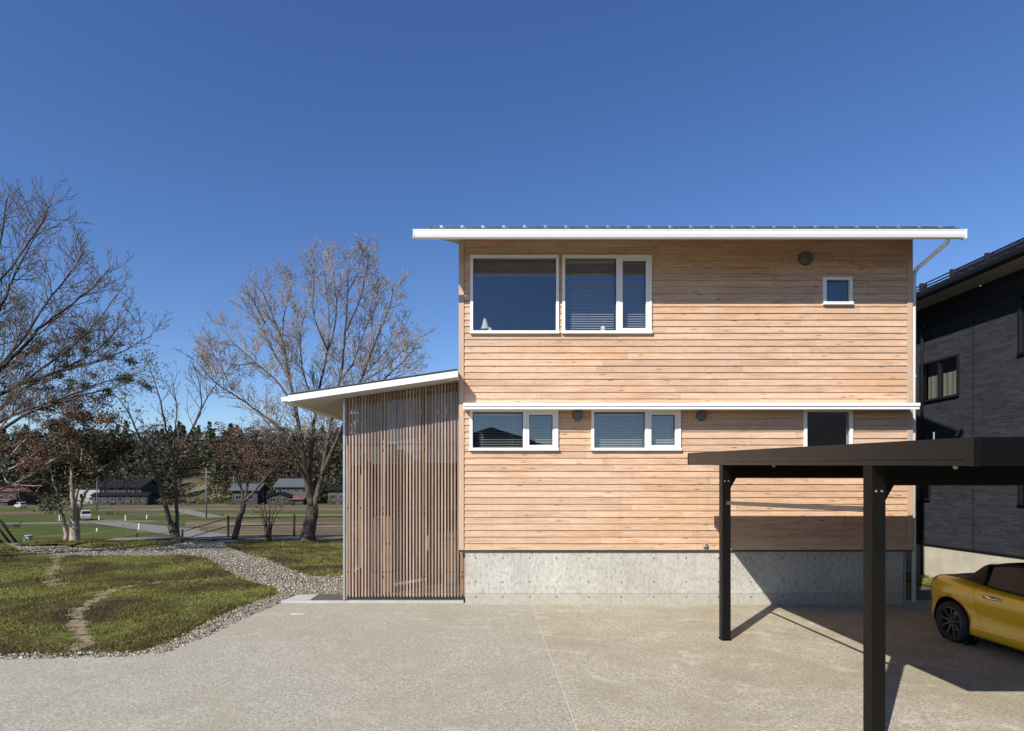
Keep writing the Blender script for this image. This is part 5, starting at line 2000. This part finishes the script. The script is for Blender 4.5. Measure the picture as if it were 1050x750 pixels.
# support stakes at the left edge, all three separate poles
for px0, py0, px1, py1 in ((-18, 512, 19, 556.5), (-20, 520, 12, 556.5), (-22, 536, 5, 557.5)):
    b = MB()
    p0, p1 = P(px0, py0, 21.8), P(px1, py1, 22.0)
    p1.z = min(p1.z, -0.0)
    b.tube([p0, p0.lerp(p1, .5), p1 - Vector((0, 0, .06))], 0.045, 8)
    lab = {19: 'dark leaning stake, longest of three propped at the left edge', 12: 'dark leaning stake, middle of three propped at the left edge', 5: 'dark leaning stake, leftmost and lowest of three at the left edge'}[px1]
    tag(b.build('tree_stake', M['bark_dark'], smooth=True), lab, 'stake', 'stakes propped at the left edge')

# pale stacked drain rings on the gravel
t = thing('concrete_ring_stack', 'pale concrete rings stacked on the gravel left of the twin-trunked tree', 'concrete ring', (*G(29, 556.3), 0.0))
c = ORG[t.name]
for z in (0.0, 0.12):
    b = MB()
    b.lathe([(0.09, z), (0.13, z), (0.14, z + .015), (0.14, z + .09), (0.13, z + .105), (0.09, z + .105), (0.09, z)], (c.x, c.y, c.z), 'z', 22)
    b.build('ring', M['slab'], t, smooth=False)
b = MB(); b.lathe([(0, .24), (0.12, .24), (0.15, .25), (0.15, .27), (0.13, .28), (0, .285)], c, 'z', 22); b.build('cap', M['slab'], t)

# fence
fence = thing('wire_fence', 'low dark fence of posts and two thin rails sloping down past the trees', 'fence', (-10.9, 24.6, 0))
fp = [(P(60, 500, 29.0).x, 29.0), (P(95, 500, 28.2).x, 28.2), (P(140, 500, 27.2).x, 27.2), (P(187, 500, 26.0).x, 26.0), (P(234, 500, 24.9).x, 24.9), (P(301.6, 500, 25.3).x, 25.3), (P(370, 500, 25.6).x, 25.6), (P(440, 500, 25.8).x, 25.8)]
tops = [-0.65, -0.38, -0.05, .22, .88, .92, .92, .92]
for (x, y), tz in zip(fp, tops):
    b = MB()
    b.tube([(x, y, hgt(x, y) - .1), (x, y, tz)], 0.05, 8)
    b.lathe([(0.045, 0), (0.045, .02), (0.0, .035)], (x, y, tz), 'z', 8)
    b.build('fence_post', M['bark_dark'], fence)
for dz in (0.08, 0.42):
    b = MB()
    b.tube([(x, y, tz - dz) for (x, y), tz in zip(fp, tops)], 0.021, 6, cap=True)
    b.build('fence_rail', M['bark_dark'], fence)

# ------------------------------------------------------------------ the far side of the valley
def FB(px, py, z=FIELD_Z):
    x, y = G(px, py, z)
    return x, y

# marker posts along the lane
def marker(px, py, h, lab):
    x, y = FB(px, py)
    b = MB()
    b.lathe([(0.075, 0), (0.07, h - .08), (0.05, h), (0, h)], (x, y, FZ + .0), 'z', 10)
    tag(b.build('marker_post', [M['white'], M['lamp_red']]), lab, 'marker post', 'white marker posts along the lane')
for px, py, h, lab in ((101.6, 533.5, .6, 'white marker post right of the white car on the lane'), (128.7, 534, .75, 'tallest white marker post, at the bend of the lane'), (150.6, 532.5, .6, 'white marker post farthest right along the verge of the lane'), (142.6, 543.6, .7, 'white marker post on the near side of the lane bend'), (61, 534.5, .8, 'white marker post left of the twin-trunked tree'), (99.5, 545.3, .35, 'small white marker post in the green paddy by the lane')):
    marker(px, py, h, lab)

# cars far away
M['far_pale'] = plain('far_pale_wall', (0.36, 0.36, 0.35), 0.8, var=.1, scale=1)
def far_car(px, py, yaw, scale, lab, col):
    x, y = FB(px, py)
    t = thing('parked_car', lab, 'car', (x, y, FZ + .03))
    t.rotation_euler = (0, 0, yaw)
    t.scale = (scale, scale, scale)
    bpy.context.view_layer.update()
    b = MB()
    prof = [(-1.7, .25), (-1.68, .75), (-1.55, .95), (-1.2, 1.5), (-1.0, 1.62), (.5, 1.62), (.95, 1.1), (1.6, .92), (1.72, .7), (1.72, .25)]
    n_ = len(prof)
    o = ORG[t.name]
    for w_ in (-.72, .72):
        b.v += [(o.x + w_ * (1 if z < 1.0 else .86), o.y + u, o.z + z) for u, z in prof]
    for i in range(n_):
        j = (i + 1) % n_
        b.f.append((i, j, n_ + j, n_ + i)); b.m.append(0)
    b.f += [tuple(range(n_)), tuple(range(2 * n_ - 1, n_ - 1, -1))]; b.m += [0, 0]
    b.build('body', col, t, bevel=.05, fix=True)
    b = MB()
    for sgn in (-1, 1):
        xx = o.x + sgn * .68
        b.add([(xx, o.y - 1.15, o.z + 1.02), (xx, o.y + .8, o.z + 1.02), (xx - sgn * .06, o.y + .45, o.z + 1.5), (xx - sgn * .06, o.y - 1.0, o.z + 1.5)], [(0, 1, 2, 3)])
    b.add([(o.x - .6, o.y - 1.52, o.z + 1.05), (o.x + .6, o.y - 1.52, o.z + 1.05), (o.x + .55, o.y - 1.24, o.z + 1.5), (o.x - .55, o.y - 1.24, o.z + 1.5)], [(0, 1, 2, 3)])
    b.add([(o.x - .6, o.y + 1.0, o.z + 1.1), (o.x + .6, o.y + 1.0, o.z + 1.1), (o.x + .55, o.y + .56, o.z + 1.57), (o.x - .55, o.y + .56, o.z + 1.57)], [(0, 1, 2, 3)])
    b.build('window', M['car_glass'], t)
    for u in (-1.1, 1.1):
        for sgn in (-1, 1):
            b = MB(); b.lathe([(0, -.09), (.28, -.09), (.28, .09), (0, .09)], (o.x + sgn * .66, o.y + u, o.z + .28), 'x', 14)
            b.build('wheel', M['tyre'], t)
far_car(88, 533.5, 0.62, .85, 'small white car on the lane behind the twin-trunked tree', M['far_pale'])
far_car(21, 521.5, 1.1, .8, 'white car parked before the red-roofed barn', M['far_pale'])
far_car(284, 517.5, 1.0, .8, 'white car parked before the farmhouse seen through the russet tree', M['far_pale'])

# utility poles
def pole(px, pyb, pyt, lab):
    x, y = FB(px, pyb)
    top = EYE - (pyt - 498) * y / F
    t = thing('utility_pole', lab, 'utility pole', (x, y, FIELD_Z), 'utility poles across the fields')
    b = MB(); b.tube([(x, y, FIELD_Z - .2), (x, y, top)], [.12, .08], 8); b.build('pole_shaft', M['pole'], t, smooth=True)
    b = MB(); b.box(x - .8, x + .8, y - .14, y - .06, top - .7, top - .6); b.box(x - .6, x + .6, y - .14, y - .06, top - 1.4, top - 1.3); b.build('cross_arm', M['pole'], t)
    return Vector((x, y, top - .6))
M['pole'] = plain('grey_pole', (0.15, 0.145, 0.135), 0.8)
tops_ = [pole(99.5, 523, 482, 'grey utility pole left of the long black-roofed house'), pole(211.5, 531.5, 480, 'grey utility pole at the farm road, nearest across the fields'),
         pole(239.5, 517.5, 488, 'grey utility pole in front of the small dark shed'), pole(333, 516, 486, 'grey utility pole right of the farmhouse')]
b = MB()
for a_, c_ in zip(tops_[:-1], tops_[1:]):
    b.tube([a_.lerp(c_, k / 10) - Vector((0, 0, 1.2 * math.sin(math.pi * k / 10))) for k in range(11)], .02, 4)
tag(b.build('power_line', M['nb_black']), 'thin power line strung between the poles across the fields', 'cable')

# far houses
M['far_dark'] = plain('far_dark_timber', (0.035, 0.031, 0.029), 0.8, var=.2, scale=1)
M['far_grey'] = plain('far_grey_wall', (0.075, 0.072, 0.07), 0.85, var=.3, scale=1)
M['far_frame'] = plain('far_window_frame', (0.22, 0.22, 0.21), 0.7)
M['far_black_roof'] = plain('far_black_roof', (0.012, 0.012, 0.013), 0.85, spec=0.15, var=.3, scale=2)
M['far_grey_roof'] = plain('far_grey_roof', (0.085, 0.092, 0.10), 0.8, spec=0.2, var=.2, scale=2)
M['far_red_roof'] = plain('far_red_roof', (0.15, 0.05, 0.045), 0.8, var=.2, scale=2)
def far_block(t, x0, x1, y0, y1, z0, z1, rise, wall, roof_m, along='x', nwin=3, over=.6, storeys=1):
    b = MB(); b.box(x0, x1, y0, y1, z0, z1)
    b.build('wall', wall, t)
    b = MB()
    if along == 'x':
        ym = (y0 + y1) / 2
        pr_ = [(y0 - over, z1 - .12), (ym, z1 + rise), (y1 + over, z1 - .12), (y1 + over, z1 + .1), (ym, z1 + rise + .25), (y0 - over, z1 + .1)]
        b.v += [(x0 - over, y, z) for y, z in pr_] + [(x1 + over, y, z) for y, z in pr_]
        gable = [[(xx, y0, z1), (xx, y1, z1), (xx, ym, z1 + rise)] for xx in (x0, x1)]
    else:
        xm_ = (x0 + x1) / 2
        pr_ = [(x0 - over, z1 - .12), (xm_, z1 + rise), (x1 + over, z1 - .12), (x1 + over, z1 + .1), (xm_, z1 + rise + .25), (x0 - over, z1 + .1)]
        b.v += [(x, y0 - over, z) for x, z in pr_] + [(x, y1 + over, z) for x, z in pr_]
        gable = [[(x0, yy, z1), (x1, yy, z1), (xm_, yy, z1 + rise)] for yy in (y0, y1)]
    for i in range(6):
        j = (i + 1) % 6
        b.f.append((i, j, 6 + j, 6 + i)); b.m.append(0)
    b.f += [(0, 5, 4, 1), (1, 4, 3, 2), (6, 7, 10, 11), (7, 8, 9, 10)]; b.m += [0] * 4
    b.build('roof', roof_m, t, fix=True)
    for g in gable:
        b = MB()
        b.add(g, [(0, 1, 2)])
        b.build('gable', wall, t)
    for s in range(storeys):
        zz = z0 + (z1 - z0) * (s + .35) / storeys
        for k in range(nwin):
            cx = x0 + (x1 - x0) * (k + .5) / nwin
            ww = min(.75, (x1 - x0) / nwin * .26) * (0.75 + 0.5 * ((k * 7 + 3) % 5) / 5)
            b = MB()
            b.box(cx - ww, cx + ww, y0 - .06, y0 - .002, zz, zz + 1.2)
            wi = b.build('window', M['far_frame'], t)
            b = MB()
            b.box(cx - ww + .1, cx - .04, y0 - .075, y0 - .061, zz + .1, zz + 1.1)
            b.box(cx + .04, cx + ww - .1, y0 - .075, y0 - .061, zz + .1, zz + 1.1)
            b.build('pane', M['car_glass'], wi)
YH = 150.0
S = YH / F
GZ = FIELD_Z
def hx(px): return (px - 500) * S
def hz(py): return EYE - (py - 498) * S
t = thing('farmhouse', 'long two-storey house with black roof across the fields', 'house', (hx(130), YH, GZ))
far_block(t, hx(104), hx(145), YH, YH + 8, GZ, hz(500), 1.9, M['far_dark'], M['far_black_roof'], 'x', 4, .6, 2)
far_block(t, hx(103), hx(158), YH - 3, YH - .01, GZ, hz(508), .5, M['far_dark'], M['far_black_roof'], 'x', 7, .4)
t = thing('barn', 'dark barn with red tin roofs far across the fields at the left', 'barn', (hx(20), YH - 5, GZ))
far_block(t, hx(12), hx(33), YH - 5, YH + 3, GZ, hz(503.5), .35, M['far_dark'], M['far_red_roof'], 'x', 2, .3)
far_block(t, hx(18), hx(34), YH - 8, YH - 5.1, GZ, hz(513.5), .35, M['far_dark'], M['far_red_roof'], 'x', 1, .3)
t = thing('shed', 'grey gabled shed beside the red-roofed barn', 'shed', (hx(-6), YH - 8, GZ))
far_block(t, hx(-26), hx(11), YH - 8, YH - 5.2, GZ, hz(508), 2.2, M['far_grey'], M['far_grey_roof'], 'y', 2, .3)
t = thing('house', 'white-walled house glimpsed behind the twin-trunked tree', 'house', (hx(74), YH + 6, GZ))
far_block(t, hx(62), hx(86), YH + 6, YH + 13, GZ, hz(500), 1.6, M['far_pale'], M['far_black_roof'], 'x', 2, .6)
t = thing('shed', 'small dark shed with pale roof edge behind the russet tree', 'shed', (hx(250), YH, GZ))
far_block(t, hx(238), hx(264), YH, YH + 6, GZ, hz(503), 1.5, M['far_dark'], M['far_grey_roof'], 'x', 2, .7)
t = thing('farmhouse', 'grey-roofed farmhouse with a low dark annex before the forest', 'house', (hx(294), YH, GZ))
far_block(t, hx(277), hx(311), YH + 4, YH + 12, GZ, hz(499.5), 2.0, M['far_grey'], M['far_grey_roof'], 'x', 4, .6, 2)
far_block(t, hx(276), hx(298), YH - 1, YH + 3.9, GZ, hz(510), 1.1, M['far_dark'], M['far_black_roof'], 'y', 2, .5)
far_block(t, hx(299), hx(312), YH - 1, YH + 3.8, GZ, hz(512), .6, M['far_dark'], M['far_red_roof'], 'x', 1, .4)
t = thing('house', 'grey house at the forest edge right of the farmhouse', 'house', (hx(341), YH + 8, GZ))
far_block(t, hx(328), hx(356), YH + 8, YH + 15, GZ, hz(503), 1.6, M['far_grey'], M['far_black_roof'], 'x', 3, .6)

# forest on the hill: one mass of trees that reads as one wood
r = random.Random(31)
g = np.random.default_rng(31)
VV, MI = [], []
def wood_tree(x, y, z, h, conifer, mat):
    n = 420 if conifer else 380
    t_ = g.random(n) ** 0.8
    if conifer:
        rad = h * 0.26 * (1.03 - t_ ** 1.4) * (0.75 + 0.25 * np.abs(np.sin(t_ * 19 + g.random() * 6)))
        zz = z + h * (0.06 + 0.94 * t_)
        size = h * 0.036
        rr = rad * np.sqrt(0.35 + 0.65 * g.random(n))
    else:
        th = np.arccos(1 - 1.75 * g.random(n))
        lob = 1 + 0.25 * np.sin(3 * g.random() * 6 + th * 5)
        rad = h * 0.36 * np.sin(th) * lob
        zz = z + h * (0.60 + 0.38 * np.cos(th) * lob)
        size = h * 0.034
        rr = rad * np.sqrt(0.45 + 0.55 * g.random(n))
    a = g.random(n) * 6.283
    c = np.stack([x + rr * np.cos(a), y + rr * np.sin(a), zz], 1)
    tri = c[:, None, :] + g.normal(0, 1, (n, 3, 3)) * np.array([size, size, size * 0.7])
    if conifer:
        tri[:, 0, 2] -= size * 0.8
    VV.append(tri.reshape(-1, 3))
    MI.append(np.full(n, mat))
    # trunk
    w_ = h * 0.016
    q = np.array([[x - w_, y, z - .5], [x + w_, y, z - .5], [x, y, z + h * .75], [x, y - w_, z - .5], [x, y + w_, z - .5], [x, y, z + h * .75]])
    VV.append(q)
    MI.append(np.full(2, 2))
cnt = 0
for row in range(11):
    y0 = 162 + row * 8.2
    x = -190 - row * 3
    while x < 75:
        x += r.uniform(2.2, 4.6)
        if x > 10:
            x += 5
        yy = y0 + r.uniform(-3, 3)
        px = 500 + x * F / yy
        # a clearing on the slope behind the farm road
        if row < 4 and 168 < px < 222 and r.random() < .8:
            continue
        nz_ = noise.noise((x * .02, yy * .02, 8))
        con = nz_ + r.uniform(-.5, .5) < -0.08
        h = r.uniform(6.8, 11.5) * (1.06 if con else 1.0) * (.75 if row == 0 else 1)
        wood_tree(x, yy, hgt(x, yy), h, con, 0 if (con or r.random() < .5) else 1)
V = np.concatenate(VV)
fo = np_obj('forest', V, np.arange(len(V)).reshape(-1, 3), [M['forest'], leaf_mat('russet_wood_foliage', [(0.0, (0.030, 0.018, 0.012)), (0.6, (0.075, 0.045, 0.030)), (1.0, (0.13, 0.082, 0.055))]), M['bark_dark']])
fo.data.polygons.foreach_set('material_index', np.concatenate(MI).astype(np.int32))
kind(fo, 'stuff', 'dark mixed wood covering the hill beyond the fields', 'forest')
# low scrub at the forest foot and along the field edges
VV, MI = [], []
for _ in range(420):
    x = r.uniform(-190, 40)
    y = r.choice((r.uniform(152, 165), r.uniform(140, 160), r.uniform(60, 150)))
    px = 500 + x * F / y
    if y < 145 and (r.random() < .82):
        continue
    s_ = r.uniform(.5, 1.5) * (1 if y > 140 else .55)
    n = 36
    c = g.normal(0, 1, (n, 3)) * np.array([s_ * 1.1, s_ * .7, s_ * .38]) + np.array([x, y, hgt(x, y) + s_ * .55])
    VV.append((c[:, None, :] + g.normal(0, .22 * s_, (n, 3, 3))).reshape(-1, 3))
V = np.concatenate(VV)
kind(np_obj('scrub', V, np.arange(len(V)).reshape(-1, 3), leaf_mat('scrub_leaf', [(0, (.03, .035, .012)), (.6, (.075, .07, .03)), (1, (.15, .12, .07))])), 'stuff', 'low scrub along the field edges and forest foot', 'scrub')

# ------------------------------------------------------------------ behind the viewer: what the windows reflect
t = thing('house_opposite', 'dark-roofed house standing across the road behind the viewer', 'house', (0.5, -16, 0))
far_block(t, -4.2, 4.6, -24, -15.5, -.1, 4.1, 1.5, M['far_grey'], M['far_black_roof'], 'y', 3, .6)
VV, MI = [], []
for _ in range(150):
    x, y = r.uniform(-160, 160), r.uniform(-150, -95)
    wood_tree(x, y, hgt(x, y), r.uniform(6, 10), r.random() < .6, 0)
V = np.concatenate(VV)
kind(np_obj('wood_opposite', V, np.arange(len(V)).reshape(-1, 3), M['forest']), 'stuff', 'tree belt far behind the viewer, mirrored in the glass', 'forest')
